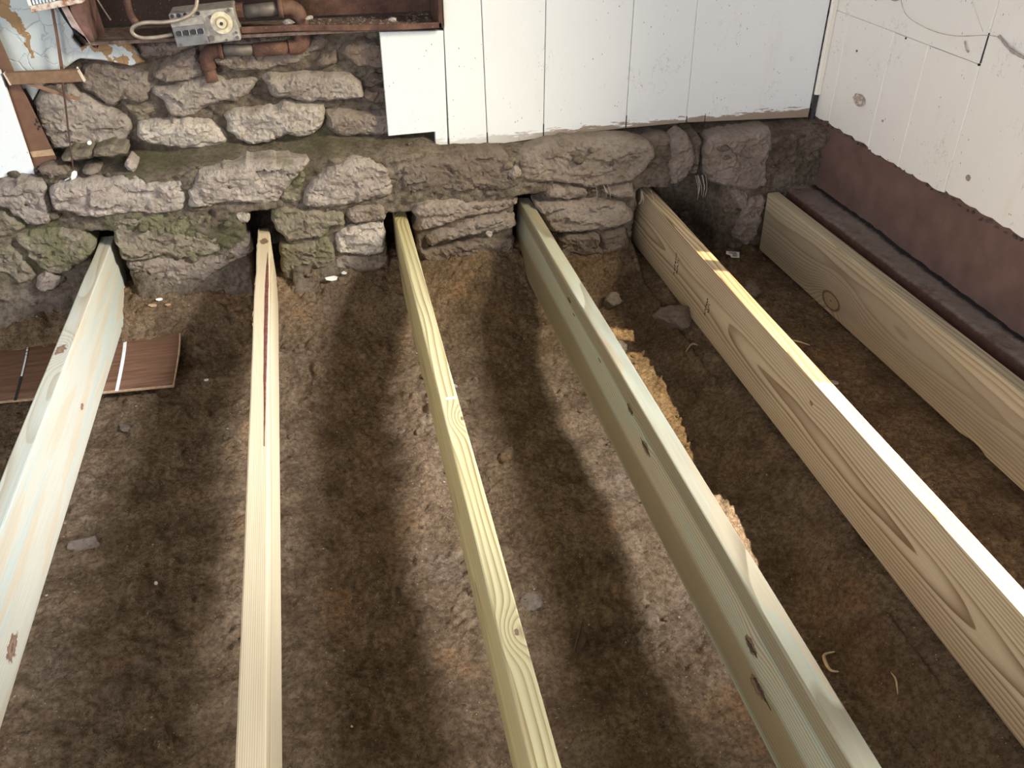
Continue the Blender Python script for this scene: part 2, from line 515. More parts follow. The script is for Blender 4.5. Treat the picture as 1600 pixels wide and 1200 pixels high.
# ------------------------------------------------------------------ traced outlines in metres, (x, z) in the plane of the wall
STONES=[
([(-0.592,0.711),(-0.564,0.731),(-0.525,0.731),(-0.488,0.721),(-0.443,0.71),(-0.43,0.697),(-0.429,0.656),(-0.438,0.627),(-0.468,0.619),(-0.494,0.631),(-0.518,0.628),(-0.54,0.621),(-0.57,0.644),(-0.589,0.662),(-0.596,0.687)],2.500,0.035,1),
([(-0.718,0.653),(-0.692,0.672),(-0.646,0.681),(-0.614,0.673),(-0.586,0.645),(-0.552,0.622),(-0.524,0.605),(-0.502,0.595),(-0.499,0.572),(-0.501,0.546),(-0.518,0.525),(-0.561,0.517),(-0.618,0.517),(-0.676,0.515),(-0.711,0.517),(-0.717,0.553),(-0.724,0.6)],2.500,0.045,0),
([(-0.416,0.697),(-0.398,0.716),(-0.366,0.734),(-0.328,0.744),(-0.298,0.755),(-0.296,0.727),(-0.28,0.701),(-0.284,0.683),(-0.33,0.677),(-0.384,0.67),(-0.41,0.68)],2.500,0.035,1),
([(-0.386,0.663),(-0.332,0.675),(-0.259,0.684),(-0.22,0.669),(-0.178,0.672),(-0.156,0.662),(-0.173,0.64),(-0.203,0.62),(-0.221,0.605),(-0.24,0.614),(-0.278,0.609),(-0.312,0.595),(-0.341,0.58),(-0.387,0.581),(-0.399,0.598),(-0.402,0.622),(-0.429,0.65),(-0.42,0.665)],2.500,0.045,0),
([(-0.273,0.773),(-0.161,0.775),(-0.023,0.771),(0.044,0.758),(0.034,0.743),(-0.014,0.717),(-0.054,0.699),(-0.113,0.691),(-0.175,0.69),(-0.226,0.698),(-0.254,0.712),(-0.269,0.728)],2.500,0.020,1),
([(-0.001,0.693),(0.017,0.713),(0.062,0.736),(0.064,0.705),(0.035,0.683)],2.500,0.020,2),
([(0.072,0.726),(0.091,0.751),(0.15,0.753),(0.208,0.745),(0.208,0.671),(0.153,0.677),(0.106,0.692),(0.086,0.704)],2.500,0.020,2),
([(-0.139,0.675),(-0.114,0.684),(-0.073,0.673),(-0.03,0.679),(0.033,0.67),(0.077,0.67),(0.108,0.655),(0.127,0.627),(0.116,0.6),(0.069,0.598),(0.014,0.601),(-0.035,0.599),(-0.071,0.612),(-0.114,0.614),(-0.131,0.637)],2.500,0.045,0),
([(0.14,0.65),(0.157,0.66),(0.196,0.658),(0.194,0.634),(0.16,0.633),(0.142,0.64)],2.500,0.030,2),
([(0.122,0.611),(0.143,0.626),(0.204,0.628),(0.201,0.578),(0.156,0.578),(0.129,0.594)],2.500,0.035,2),
([(-0.26,0.58),(-0.234,0.592),(-0.181,0.592),(-0.117,0.593),(-0.093,0.605),(-0.051,0.597),(0.011,0.595),(0.01,0.563),(-0.003,0.524),(-0.031,0.506),(-0.07,0.503),(-0.101,0.514),(-0.13,0.505),(-0.164,0.493),(-0.208,0.493),(-0.234,0.512),(-0.254,0.536),(-0.256,0.558)],2.500,0.055,4),
([(0.016,0.571),(0.044,0.574),(0.12,0.561),(0.2,0.564),(0.199,0.487),(0.125,0.492),(0.047,0.498),(0.02,0.511),(0.016,0.545)],2.500,0.045,1),
([(-0.483,0.568),(-0.46,0.578),(-0.403,0.579),(-0.337,0.575),(-0.292,0.564),(-0.274,0.543),(-0.263,0.52),(-0.255,0.5),(-0.295,0.491),(-0.369,0.494),(-0.43,0.501),(-0.469,0.515),(-0.489,0.531)],2.500,0.060,4),
([(-0.437,0.774),(-0.342,0.775),(-0.292,0.768),(-0.298,0.755),(-0.349,0.741),(-0.386,0.735),(-0.431,0.732),(-0.437,0.754)],2.500,0.025,1),
([(-0.511,0.624),(-0.465,0.616),(-0.432,0.619),(-0.432,0.597),(-0.481,0.579),(-0.493,0.597)],2.500,0.015,3),
([(-0.677,0.518),(-0.656,0.529),(-0.596,0.533),(-0.601,0.508),(-0.658,0.506)],2.415,0.030,3),
([(-0.594,0.533),(-0.552,0.536),(-0.513,0.533),(-0.514,0.514),(-0.559,0.509),(-0.597,0.514)],2.415,0.030,3),
([(-0.629,0.484),(-0.608,0.489),(-0.588,0.481),(-0.596,0.473),(-0.623,0.475)],2.395,0.020,1),
([(-0.522,0.5),(-0.508,0.507),(-0.498,0.485),(-0.505,0.472),(-0.52,0.476)],2.395,0.020,0),
([(-0.73,0.499),(-0.694,0.505),(-0.669,0.494),(-0.666,0.477),(-0.702,0.475),(-0.727,0.482)],2.395,0.020,2),
([(-0.712,0.451),(-0.691,0.469),(-0.643,0.47),(-0.581,0.467),(-0.518,0.467),(-0.452,0.456),(-0.403,0.45),(-0.38,0.458),(-0.379,0.427),(-0.379,0.396),(-0.392,0.366),(-0.43,0.362),(-0.468,0.363),(-0.508,0.369),(-0.549,0.375),(-0.597,0.364),(-0.633,0.368),(-0.675,0.382),(-0.712,0.396),(-0.719,0.416)],2.375,0.045,0),
([(-0.37,0.427),(-0.355,0.456),(-0.323,0.478),(-0.261,0.483),(-0.19,0.488),(-0.1,0.483),(-0.052,0.482),(-0.047,0.466),(-0.094,0.424),(-0.129,0.385),(-0.146,0.365),(-0.186,0.358),(-0.209,0.371),(-0.265,0.379),(-0.329,0.371),(-0.379,0.37),(-0.379,0.396)],2.375,0.050,0),
([(-0.853,0.468),(-0.771,0.48),(-0.723,0.466),(-0.724,0.422),(-0.734,0.372),(-0.76,0.349),(-0.792,0.362),(-0.811,0.389),(-0.831,0.411),(-0.866,0.425)],2.375,0.035,0),
([(-0.87,0.412),(-0.833,0.404),(-0.814,0.38),(-0.799,0.355),(-0.822,0.339),(-0.842,0.331),(-0.894,0.336)],2.375,0.020,3),
([(-0.83,0.335),(-0.777,0.34),(-0.719,0.334),(-0.651,0.333),(-0.639,0.289),(-0.661,0.259),(-0.695,0.235),(-0.748,0.213),(-0.785,0.229),(-0.815,0.286),(-0.834,0.298)],2.375,0.035,3),
([(-0.9,0.316),(-0.848,0.31),(-0.835,0.277),(-0.813,0.243),(-0.815,0.204),(-0.856,0.192),(-0.882,0.228),(-0.924,0.238)],2.375,0.030,3),
([(-0.808,0.213),(-0.777,0.226),(-0.75,0.207),(-0.762,0.181),(-0.801,0.174),(-0.816,0.187)],2.355,0.030,1),
([(-0.582,0.36),(-0.542,0.365),(-0.472,0.363),(-0.403,0.356),(-0.333,0.348),(-0.281,0.319),(-0.274,0.274),(-0.331,0.23),(-0.406,0.221),(-0.475,0.24),(-0.545,0.23),(-0.581,0.24),(-0.587,0.295)],2.375,0.025,3),
([(-0.578,0.231),(-0.533,0.237),(-0.476,0.234),(-0.402,0.215),(-0.327,0.224),(-0.27,0.265),(-0.234,0.262),(-0.238,0.223),(-0.286,0.2),(-0.34,0.177),(-0.398,0.137),(-0.457,0.091),(-0.508,0.085),(-0.551,0.114),(-0.567,0.151)],2.370,0.030,1),
([(-0.269,0.343),(-0.254,0.358),(-0.231,0.353),(-0.227,0.334),(-0.239,0.316),(-0.261,0.318)],2.365,0.030,0),
([(-0.063,0.411),(-0.032,0.439),(0.015,0.461),(0.085,0.476),(0.124,0.466),(0.153,0.461),(0.171,0.423),(0.168,0.359),(0.155,0.355),(0.103,0.351),(0.052,0.342),(0.0,0.336),(-0.039,0.342),(-0.075,0.354),(-0.069,0.385)],2.375,0.050,0),
([(-0.137,0.386),(-0.096,0.434),(-0.067,0.45),(-0.055,0.436),(-0.07,0.411),(-0.08,0.354),(-0.093,0.35),(-0.131,0.364)],2.375,0.020,3),
([(-0.168,0.343),(-0.132,0.356),(-0.06,0.339),(0.024,0.323),(0.029,0.278),(-0.017,0.277),(-0.035,0.251),(-0.097,0.246),(-0.129,0.238),(-0.162,0.286)],2.375,0.040,3),
([(0.032,0.306),(0.05,0.331),(0.102,0.338),(0.146,0.339),(0.145,0.284),(0.107,0.282),(0.051,0.285)],2.375,0.040,1),
([(0.0,0.25),(0.034,0.274),(0.086,0.281),(0.14,0.278),(0.138,0.224),(0.13,0.185),(0.077,0.185),(-0.0,0.198)],2.370,0.035,4),
([(-0.159,0.241),(-0.099,0.235),(-0.036,0.245),(-0.007,0.225),(-0.007,0.179),(-0.031,0.153),(-0.095,0.148),(-0.138,0.099),(-0.16,0.108),(-0.159,0.172)],2.375,0.030,3),
([(0.004,0.189),(0.076,0.178),(0.14,0.18),(0.134,0.146),(0.071,0.129),(0.009,0.141),(-0.021,0.156)],2.365,0.020,1),
([(0.198,0.447),(0.254,0.456),(0.331,0.455),(0.409,0.462),(0.487,0.464),(0.511,0.444),(0.519,0.405),(0.54,0.365),(0.524,0.35),(0.481,0.348),(0.427,0.359),(0.364,0.356),(0.301,0.369),(0.248,0.363),(0.207,0.361),(0.199,0.399)],2.375,0.040,2),
([(0.225,0.248),(0.239,0.286),(0.224,0.305),(0.236,0.337),(0.299,0.337),(0.352,0.335),(0.432,0.319),(0.53,0.328),(0.53,0.299),(0.502,0.285),(0.458,0.277),(0.404,0.277),(0.349,0.265),(0.295,0.25),(0.241,0.241)],2.375,0.045,1),
([(0.258,0.226),(0.293,0.243),(0.347,0.252),(0.402,0.275),(0.5,0.283),(0.522,0.276),(0.53,0.235),(0.472,0.22),(0.401,0.224),(0.357,0.211),(0.313,0.209),(0.269,0.19)],2.365,0.045,1),
([(0.234,0.226),(0.258,0.183),(0.313,0.189),(0.401,0.204),(0.523,0.204),(0.523,0.138),(0.455,0.109),(0.343,0.121),(0.261,0.13),(0.236,0.174)],2.370,0.015,2),
([(0.54,0.442),(0.604,0.468),(0.696,0.476),(0.79,0.475),(0.878,0.472),(0.944,0.448),(0.957,0.416),(0.937,0.392),(0.901,0.35),(0.863,0.341),(0.811,0.335),(0.746,0.337),(0.701,0.354),(0.656,0.358),(0.606,0.362),(0.55,0.367),(0.534,0.412)],2.375,0.045,1),
([(0.506,0.412),(0.521,0.423),(0.539,0.41),(0.536,0.391),(0.518,0.384),(0.506,0.394)],2.345,0.030,0),
([(0.62,0.333),(0.635,0.351),(0.698,0.348),(0.744,0.332),(0.748,0.309),(0.687,0.307),(0.623,0.313)],2.365,0.030,1),
([(0.796,0.317),(0.821,0.332),(0.886,0.336),(0.893,0.322),(0.899,0.289),(0.876,0.287),(0.836,0.298)],2.365,0.035,1),
([(0.585,0.297),(0.642,0.305),(0.732,0.297),(0.823,0.295),(0.864,0.279),(0.896,0.242),(0.889,0.216),(0.843,0.203),(0.737,0.199),(0.645,0.201),(0.618,0.241)],2.365,0.050,1),
([(0.662,0.194),(0.787,0.195),(0.79,0.14),(0.874,0.088),(0.821,0.065),(0.738,0.103),(0.671,0.117)],2.355,0.020,2),
([(0.794,0.191),(0.873,0.197),(0.883,0.158),(0.896,0.115),(0.846,0.098),(0.798,0.118)],2.355,0.025,2),
([(0.999,0.426),(1.02,0.468),(1.045,0.475),(1.069,0.439),(1.078,0.394),(1.07,0.349),(1.043,0.325),(1.017,0.318),(0.998,0.368)],2.375,0.050,1),
([(1.114,0.407),(1.125,0.451),(1.183,0.459),(1.283,0.465),(1.323,0.468),(1.333,0.41),(1.324,0.345),(1.341,0.29),(1.281,0.268),(1.207,0.294),(1.165,0.305),(1.122,0.342)],2.385,0.040,1),
([(1.335,0.416),(1.42,0.41),(1.422,0.364),(1.398,0.339),(1.353,0.356)],2.405,0.035,2),
([(0.916,0.456),(1.013,0.462),(1.007,0.421),(0.975,0.411)],2.405,0.020,2),
([(1.214,0.281),(1.263,0.277),(1.27,0.235),(1.256,0.212),(1.233,0.246)],2.365,0.030,1),
([(1.272,0.252),(1.334,0.26),(1.33,0.198),(1.328,0.105),(1.283,0.095),(1.243,0.121),(1.254,0.184)],2.375,0.040,1),
([(0.94,0.401),(0.999,0.403),(1.013,0.33),(0.988,0.312),(0.939,0.343)],2.405,0.020,1)]
PLANK_A=[(0.179,0.781),(0.349,0.776),(0.348,0.446),(0.312,0.447),(0.313,0.505),(0.18,0.502)]
WHITE_L=[(-0.811,0.752),(-0.757,0.741),(-0.752,0.464),(-0.903,0.464)]
BROWN_L=[(-0.763,0.871),(-0.742,0.819),(-0.731,0.731),(-0.692,0.492),(-0.754,0.487),(-0.771,0.707),(-0.781,0.814)]
BAND_L=[(-0.752,0.531),(-0.697,0.534),(-0.695,0.518),(-0.75,0.516)]
SLAT_L=[(-0.747,0.735),(-0.58,0.732),(-0.572,0.704),(-0.74,0.706)]
SPLIN_L=[(-0.71,0.706),(-0.679,0.702),(-0.612,0.671),(-0.591,0.665),(-0.596,0.658),(-0.617,0.664),(-0.681,0.693)]
STRIP_L=[(-0.608,0.874),(-0.602,0.874),(-0.609,0.805),(-0.618,0.728),(-0.626,0.726),(-0.615,0.805)]
WIRE_L=[(-0.622,0.705),(-0.627,0.655),(-0.638,0.573),(-0.65,0.475)]
PLASTER=[(-0.764,0.937),(-0.524,0.928),(-0.561,0.842),(-0.584,0.798),(-0.571,0.774),(-0.547,0.781),(-0.454,0.785),(-0.436,0.744),(-0.426,0.732),(-0.461,0.723),(-0.526,0.741),(-0.578,0.748),(-0.59,0.744),(-0.622,0.726),(-0.631,0.72),(-0.696,0.679),(-0.719,0.651),(-0.726,0.681),(-0.843,0.688)]
GRILLE=[(-0.64,0.905),(-0.639,0.874),(-0.522,0.891),(-0.523,0.904)]
# ------------------------------------------------------------------ joists: far end x, near x (y=0.6), far y, roll, top height
JOISTS = [(-0.6203, -0.6262, 2.436, 0.0161), (-0.1970, -0.1856, 2.425, -0.0320), (0.1918, 0.1788, 2.457, 0.0086),
          (0.5736, 0.5743, 2.456, -0.0446), (0.9629, 0.9519, 2.507, -0.0144), (1.3344, 1.3604, 2.331, 0.0204)]
JTOP, JH, JT = 0.2833, 0.190, 0.038

def joist_x(j, y):
    a, b = JOISTS[j][:2]
    return b + (a - b) * (y - 0.6) / 1.8

# ------------------------------------------------------------------ floor: the dug-out soil
def ground_macro(x, y):
    z = 0.115 * sstep(2.12, 2.42, y + 0.05 * vnoise(x * 5, y * 2, 5))
    z = z + 0.030 * sstep(1.75, 2.3, y)
    xc = 1.3604 + (1.3344 - 1.3604) * (y - 0.6) / 1.8
    z = np.maximum(z, 0.080 * sstep(0.80, 0.955, x))
    z = np.where(x > 0.9, np.minimum(z, 0.081), z)
    z = z + 0.128 * sstep(xc + 0.022, xc + 0.034, x)
    return z

def ground_full(x, y):
    m = ground_macro(x, y) - 0.016 * sstep(0.85, 0.7, x) * sstep(2.2, 1.9, y)
    m = m - (0.048 * sstep(1.20, 1.06, y) + 0.026 * np.exp(-((y - 1.43) / 0.07) ** 2)) * sstep(0.655, 0.70, x) * sstep(0.90, 0.82, x)
    amp = np.where(((x > 1.25) & (x < 1.39)) | ((x > 0.90) & (x < 1.0)), 0.35, 1.0)
    z = m + amp * (0.030 * fbm(x, y, 2.2, 3, 1) + 0.013 * fbm(x, y, 9, 4, 2) + 0.011 * np.abs(fbm(x, y, 30, 4, 3, 0.65)) + 0.006 * sstep(0.05, 0.25, fbm(x, y, 7, 3, 8)) * fbm(x, y, 60, 3, 6, 0.7))
    return z

rs = np.random.RandomState(4)
gx = np.linspace(-1.75, 1.56, 790)
gy = np.linspace(-0.62, 2.62, 790)
GX, GY = np.meshgrid(gx, gy)
GZ = ground_full(GX, GY)
# crumbs and clods pressed into the surface
def clod_bumps(n, lo, hi, power, seed):
    global GZ
    r_ = np.random.RandomState(seed)
    dxg, dyg = gx[1] - gx[0], gy[1] - gy[0]
    k = 0
    while k < n:
        x, y = r_.uniform(-1.1, 1.5), r_.uniform(0.4, 2.5)
        dens = 0.5 + 1.6 * vnoise(np.array([x * 4.0]), np.array([y * 4.0]), 9)[0] + 0.35 * (y - 1.6)
        k += 1
        if r_.rand() > dens:
            continue
        rad = lo * (hi / lo) ** (r_.rand() ** power)
        i0, j0 = int((x - gx[0]) / dxg), int((y - gy[0]) / dyg)
        w = int(rad / dxg) + 2
        sl = (slice(max(j0 - w, 0), j0 + w + 1), slice(max(i0 - w, 0), i0 + w + 1))
        a = r_.uniform(0, 3.14)
        X, Y = GX[sl] - x, GY[sl] - y
        u, v = X * math.cos(a) + Y * math.sin(a), (-X * math.sin(a) + Y * math.cos(a)) * r_.uniform(1.0, 1.8)
        d = np.sqrt(u * u + v * v) / rad
        GZ[sl] += np.where(d < 1, np.sqrt(np.clip(1 - d * d, 0, 1)) * rad * r_.uniform(0.3, 0.6), 0)
clod_bumps(5200, 0.006, 0.016, 1.8, 11)
clod_bumps(330, 0.014, 0.034, 1.5, 12)
floor = obj('floor', grid_mesh('floor', GX, GY, GZ), SOIL)
floor['kind'] = 'structure'

def ground(x, y):
    i = int(np.clip((x - gx[0]) / (gx[1] - gx[0]), 0, len(gx) - 1))
    j = int(np.clip((y - gy[0]) / (gy[1] - gy[0]), 0, len(gy) - 1))
    return float(GZ[j, i])

def lump(bm, c, r, seed, squash=0.6, sub=2, rough=0.35, stretch=(1, 1)):
    res = bmesh.ops.create_icosphere(bm, subdivisions=sub, radius=1.0)
    off = Vector((seed * 3.1, seed * 1.7, seed * 0.9))
    a = seed * 2.4
    for v in res['verts']:
        d = v.co.normalized()
        k = 1 + rough * (mn.noise(d * 1.3 + off) + 0.55 * mn.noise(d * 3.4 + off) + (0.4 * mn.noise(d * 9 + off) + 0.25 * mn.noise(d * 20 + off) if sub > 2 else 0))
        # flattened facets, as broken stone has
        q = d * k
        for f in range(5):
            nrm = Vector((math.sin(seed + f * 2.1), math.cos(seed * 1.3 + f * 1.7), math.sin(seed * 0.7 + f))).normalized()
            h = q.dot(nrm) - (0.78 if sub < 3 else 0.66 + 0.05 * mn.noise(q * 6 + off))
            if h > 0:
                q -= nrm * h
        X, Y = q.x * stretch[0], q.y * stretch[1]
        v.co = Vector((c[0] + r * (X * math.cos(a) - Y * math.sin(a)), c[1] + r * (X * math.sin(a) + Y * math.cos(a)), c[2] + r * q.z * squash))

# loose crumbs too small and too many to pick apart
bm = bmesh.new()
r_ = random.Random(5)
for k in range(1500):
    x, y = r_.uniform(-1.05, 1.34), r_.uniform(0.5, 2.42)
    if mn.noise(Vector((x * 4, y * 4, 2))) < r_.uniform(-0.5, 0.5):
        continue
    r = 0.0022 + 0.0052 * r_.random() ** 3
    lump(bm, (x, y, ground(x, y) + r * 0.15), r, k * 0.37, 0.7, 1, 0.3)
for k in range(420):
    x, y = r_.uniform(-1.0, 1.3), 2.42 - 0.9 * r_.random() ** 1.6
    if mn.noise(Vector((x * 5, y * 5, 7))) < r_.uniform(-0.35, 0.35) or any(abs(x - joist_x(j, y)) < 0.03 for j in range(4, 6)):
        continue
    r = 0.004 + 0.009 * r_.random() ** 2
    lump(bm, (x, y, ground(x, y) + r * 0.1), r, k * 0.41, 0.75, 2, 0.5)
o = obj('crumb', mesh_from_bm('crumb', bm), SOIL, floor)
o['kind'] = 'stuff'
bm = bmesh.new()
for k in range(420):
    x, y = r_.uniform(-1.05, 1.3), r_.uniform(0.55, 2.45)
    r = 0.0011 + 0.0020 * r_.random() ** 3
    lump(bm, (x, y, ground(x, y) + r * 0.3), r, k * 0.73, 0.7, 1, 0.3)
o = obj('grit', mesh_from_bm('grit', bm), plain('pale_grit', (0.40, 0.34, 0.29), 0.9), floor)
o['kind'] = 'stuff'

# ------------------------------------------------------------------ wall_back: earth-mortar core with stones set in it
wx = np.linspace(-1.75, 1.56, 540)
wz = np.linspace(-0.06, 0.96, 250)
WX, WZ = np.meshgrid(wx, wz)
warp = 0.010 * fbm(WX, WZ, 12, 3, 31)
ledge_z = 0.487 + 0.012 * fbm(WX, WZ * 0, 5, 3, 33) - 0.022 * sstep(0.15, 0.4, WX)
front = 2.373 + 0.02 * fbm(WX, WZ, 4, 2, 35)
front = front - 0.075 * sstep(0.20, 0.06, WZ) * sstep(0.5, -0.2, WX)
up = 2.506
WY = front + (up - front) * sstep(ledge_z - 0.022, ledge_z + 0.010, WZ + warp)
# pockets cut for the joist ends
for j, (hw, ztop, zbot) in enumerate([(0.040, 0.315, 0.085), (0.044, 0.335, 0.085), (0.036, 0.292, 0.085), (0.040, 0.325, 0.085), (0.042, 0.300, 0.085)]):
    xc = joist_x(j, 2.42) + (0.004 if j < 2 else -0.003)
    m = sstep(hw + 0.012, hw - 0.004, np.abs(WX - xc) + warp * 0.8) * sstep(ztop + 0.012, ztop - 0.006, WZ + warp) * sstep(zbot - 0.01, zbot + 0.01, WZ)
    WY = WY + (2.60 - WY) * m
# hollow to the right of the fifth joist
m = sstep(0.10, 0.06, np.abs(WX - 1.105) + warp * 2) * sstep(0.345, 0.305, WZ + warp * 2) * sstep(0.06, 0.12, WZ)
WY = WY + 0.15 * m
m = sstep(0.035, 0.02, np.abs(WX - 1.135) + warp) * sstep(0.31, 0.35, WZ)
WY = WY + 0.10 * m
# recess for the heater
m = sstep(-0.565, -0.555, WX) * sstep(0.350, 0.340, WX) * sstep(0.785, 0.797, WZ)
WY = WY + (2.76 - WY) * m
WY = WY + 0.020 * fbm(WX, WZ, 11, 4, 41) + 0.016 * np.abs(fbm(WX, WZ, 40, 4, 43, 0.6))
wall_back = obj('wall_back', grid_mesh('wall_back', WX, WY, WZ), MORTAR)
wall_back['kind'] = 'structure'

TONES = [(0.36, 0.325, 0.305, 0.0), (0.285, 0.245, 0.222, -0.3), (0.20, 0.165, 0.145, -0.6), (0.235, 0.21, 0.17, 1.0), (0.50, 0.465, 0.44, -0.4)]

def resample(poly, n):
    pts = [Vector(p) for p in poly]
    m = len(pts)
    # one round of corner cutting keeps the outline angular but not knife-sharp
    cut = []
    for i in range(m):
        a, b = pts[i], pts[(i + 1) % m]
        cut += [a * 0.84 + b * 0.16, a * 0.16 + b * 0.84]
    L = [(cut[(i + 1) % len(cut)] - cut[i]).length for i in range(len(cut))]
    tot = sum(L)
    out, i, acc = [], 0, 0.0
    for k in range(n):
        d = tot * k / n
        while acc + L[i] < d and i < len(L) - 1:
            acc += L[i]
            i += 1
        out.append(cut[i].lerp(cut[(i + 1) % len(cut)], min(1, (d - acc) / max(L[i], 1e-9))))
    return out

def stone_mesh(poly, proud, seed):
    n = 80
    proud = max(proud * 0.66, 0.021)
    cx = sum(p[0] for p in poly) / len(poly)
    cz = sum(p[1] for p in poly) / len(poly)
    rim = resample([(x - cx, z - cz) for x, z in poly], n)
    off = Vector((seed * 5.3, seed * 2.9, seed * 1.1))
    for i, p in enumerate(rim):
        k = 0.003 + mn.noise(Vector((p.x * 45, p.y * 45, seed))) * 0.008 + mn.noise(Vector((p.x * 120, p.y * 120, seed))) * 0.0025
        rim[i] = p + p.normalized() * k
    bm = bmesh.new()
    tilt = (mn.noise(off) * 0.14, mn.noise(off + Vector((9, 0, 0))) * 0.22 + 0.06)
    def facet(q):
        d, pts = mn.voronoi(q)
        c = pts[0]
        a = mn.noise(c * 3.7 + off), mn.noise(c * 5.1 - off), mn.noise(c * 2.3 + off * 2)
        v = q - c
        return a[0] * 0.8 + (a[1] * v.x + a[2] * v.z) * 1.5
    R = np.array([(p.x, p.y) for p in rim])
    R2 = np.roll(R, -1, 0)
    def rim_dist(P):
        d = R2 - R
        t = np.clip(((P[:, None, :] - R) * d).sum(-1) / (d * d).sum(-1), 0, 1)
        return np.sqrt(((P[:, None, :] - (R + d * t[..., None])) ** 2).sum(-1)).min(1)
    sp = 0.0068
    (ax, az), (bx, bz) = R.min(0), R.max(0)
    gxx, gzz = np.meshgrid(np.arange(ax, bx, sp), np.arange(az, bz, sp * 0.87))
    gxx = gxx + (np.arange(gxx.shape[0]) % 2)[:, None] * sp * 0.5
    rsd = np.random.RandomState(int(seed * 100))
    P = np.stack([gxx.ravel(), gzz.ravel()], -1) + rsd.uniform(-0.0022, 0.0022, (gxx.size, 2))
    P = P[rim_dist(P) > 0.0032]
    vs = [Vector(r) for r in R] + [Vector(r) for r in P]
    vo, _, fo, _, _, _ = geometry.delaunay_2d_cdt(vs, [(i, (i + 1) % n) for i in range(n)], [], 1, 1e-6)
    D = rim_dist(np.array([(v.x, v.y) for v in vo]))
    D[:n] = 0
    edge = 0.007 + 0.35 * proud
    vv = []
    for v, d in zip(vo, D):
        w = Vector((v.x, 0, v.y))
        q = w * 20 + off
        prof = 1 - (1 - min(1.0, d / edge)) ** 2.6
        qq = Vector((v.x * 15, 0, v.y * 27)) + off + Vector((mn.noise(q), 0, mn.noise(q + off))) * 0.6
        h = facet(qq) * 0.85 + facet(qq * 2.7) * 0.34 + mn.noise(q * 1.2) * 0.4 + mn.noise(q * 5) * 0.22 + mn.noise(q * 11) * 0.14
        y = -proud * prof + 0.006 - (0.25 + 0.75 * prof) * (0.0135 * h + v.x * tilt[0] + v.y * tilt[1])
        vv.append(bm.verts.new((v.x, y, v.y)))
    for f in fo:
        bm.faces.new([vv[i] for i in f])
    back = [bm.verts.new((p.x * 0.98, 0.07, p.y * 0.98)) for p in rim]
    for i in range(n):
        j = (i + 1) % n
        try:
            bm.faces.new((vv[i], vv[j], back[j], back[i]))
        except (ValueError, IndexError):
            pass
    me = mesh_from_bm('stone', bm, False)
    return me, cx, cz

r_ = random.Random(21)
for k, (poly, Y, proud, tone) in enumerate(STONES):
    me, cx, cz = stone_mesh(poly, proud, k * 1.37 + 0.5)
    o = obj('stone', me, STONE, wall_back, (cx, Y + 0.004, cz))
    c = TONES[tone]
    v = r_.uniform(0.90, 1.10)
    o.color = (c[0] * v, c[1] * v, c[2] * v, c[3])

# rubble in the joints: small stones too numerous to pick apart
bm = bmesh.new()
for k in range(260):
    x, z = r_.uniform(-0.95, 1.42), r_.uniform(0.06, 0.50)
    if any(abs(x - joist_x(j, 2.4)) < 0.055 and z < 0.34 for j in range(6)):
        continue
    i, j = int((x - wx[0]) / (wx[1] - wx[0])), int((z - wz[0]) / (wz[1] - wz[0]))
    r = 0.005 + 0.013 * r_.random() ** 2
    lump(bm, (x, float(WY[j, i]) - r * 0.1, z), r, k * 0.61, 0.75, 2, 0.35, (1.4, 0.9))
o = obj('rubble', mesh_from_bm('rubble', bm, True), MORTAR, wall_back)
o['kind'] = 'stuff'

# plaster left on the wall around the heater
bm = bmesh.new()
add_prism(bm, PLASTER, 2.478, 2.50, 0.003)
obj('plaster', mesh_from_bm('plaster', bm), PLASTER_M, wall_back)

bm = bmesh.new()
add_prism(bm, [(-0.606, 0.90), (-0.578, 0.90), (-0.562, 0.80), (-0.574, 0.806), (-0.590, 0.845)], 2.4755, 2.479)
obj('gap_shade', mesh_from_bm('gap_shade', bm), plain('green_black', (0.012, 0.022, 0.022), 0.8), wall_back)  # dark strip stands in for the shade inside the gap

bm = bmesh.new()
add_prism(bm, [(-1.75, 0.93), (-0.585, 0.93), (-0.585, 2.40), (-1.75, 2.40)], 2.479, 2.52)
obj('plaster', mesh_from_bm('plaster', bm), PLASTER_M, wall_back)

# white tongue-and-groove boards on the back wall
PB = 2.455
def board(name, poly, mat, parent, y0=PB, th=0.018, bev=0.0014):
    bm = bmesh.new()
    add_prism(bm, poly, y0, y0 + th, bev)
    return obj(name, mesh_from_bm(name, bm), mat, parent)

board('plank', PLANK_A, PAINT, wall_back)
edges = [(0.3515, 0.350), (0.4645, 0.454), (0.632, 0.632), (0.885, 0.883), (1.076, 1.070), (1.481, 1.481)]
zb = [0.4455, 0.4530, 0.4645, 0.4755, 0.4790, 0.4680]
tops = 2.36
for i in range(5):
    (b0, t0), (b1, t1) = edges[i], edges[i + 1]
    z0, z1 = zb[i], zb[i + 1]
    g = (0.0011, 0.0011, 0.0010, 0.0006, 0.0005)[i]
    t0x = b0 + (t0 - b0) * 1.0
    t1x = b1 + (t1 - b1) * 1.0
    poly = [(b0 + g, z0), (b1 - g, z1)]
    poly += [(t1x - g, 0.85), (t1x - g, tops), (t0x + g, tops), (t0x + g, 0.85)]
    board('plank', poly, PAINT, wall_back)
# dark open splits at the foot of the seams
for x, z0, z1 in ((0.4645, 0.455, 0.492), (0.632, 0.467, 0.505), (0.885, 0.478, 0.513), (1.135, 0.478, 0.502), (0.350, 0.448, 0.485), (1.0765, 0.480, 0.498)):
    bm = bmesh.new()
    add_prism(bm, [(x - 0.0013, z0), (x + 0.0013, z0), (x + 0.0008, z1), (x - 0.0006, z1)], PB - 0.0012, PB + 0.004)
    obj('split', mesh_from_bm('split', bm), DARK, wall_back)

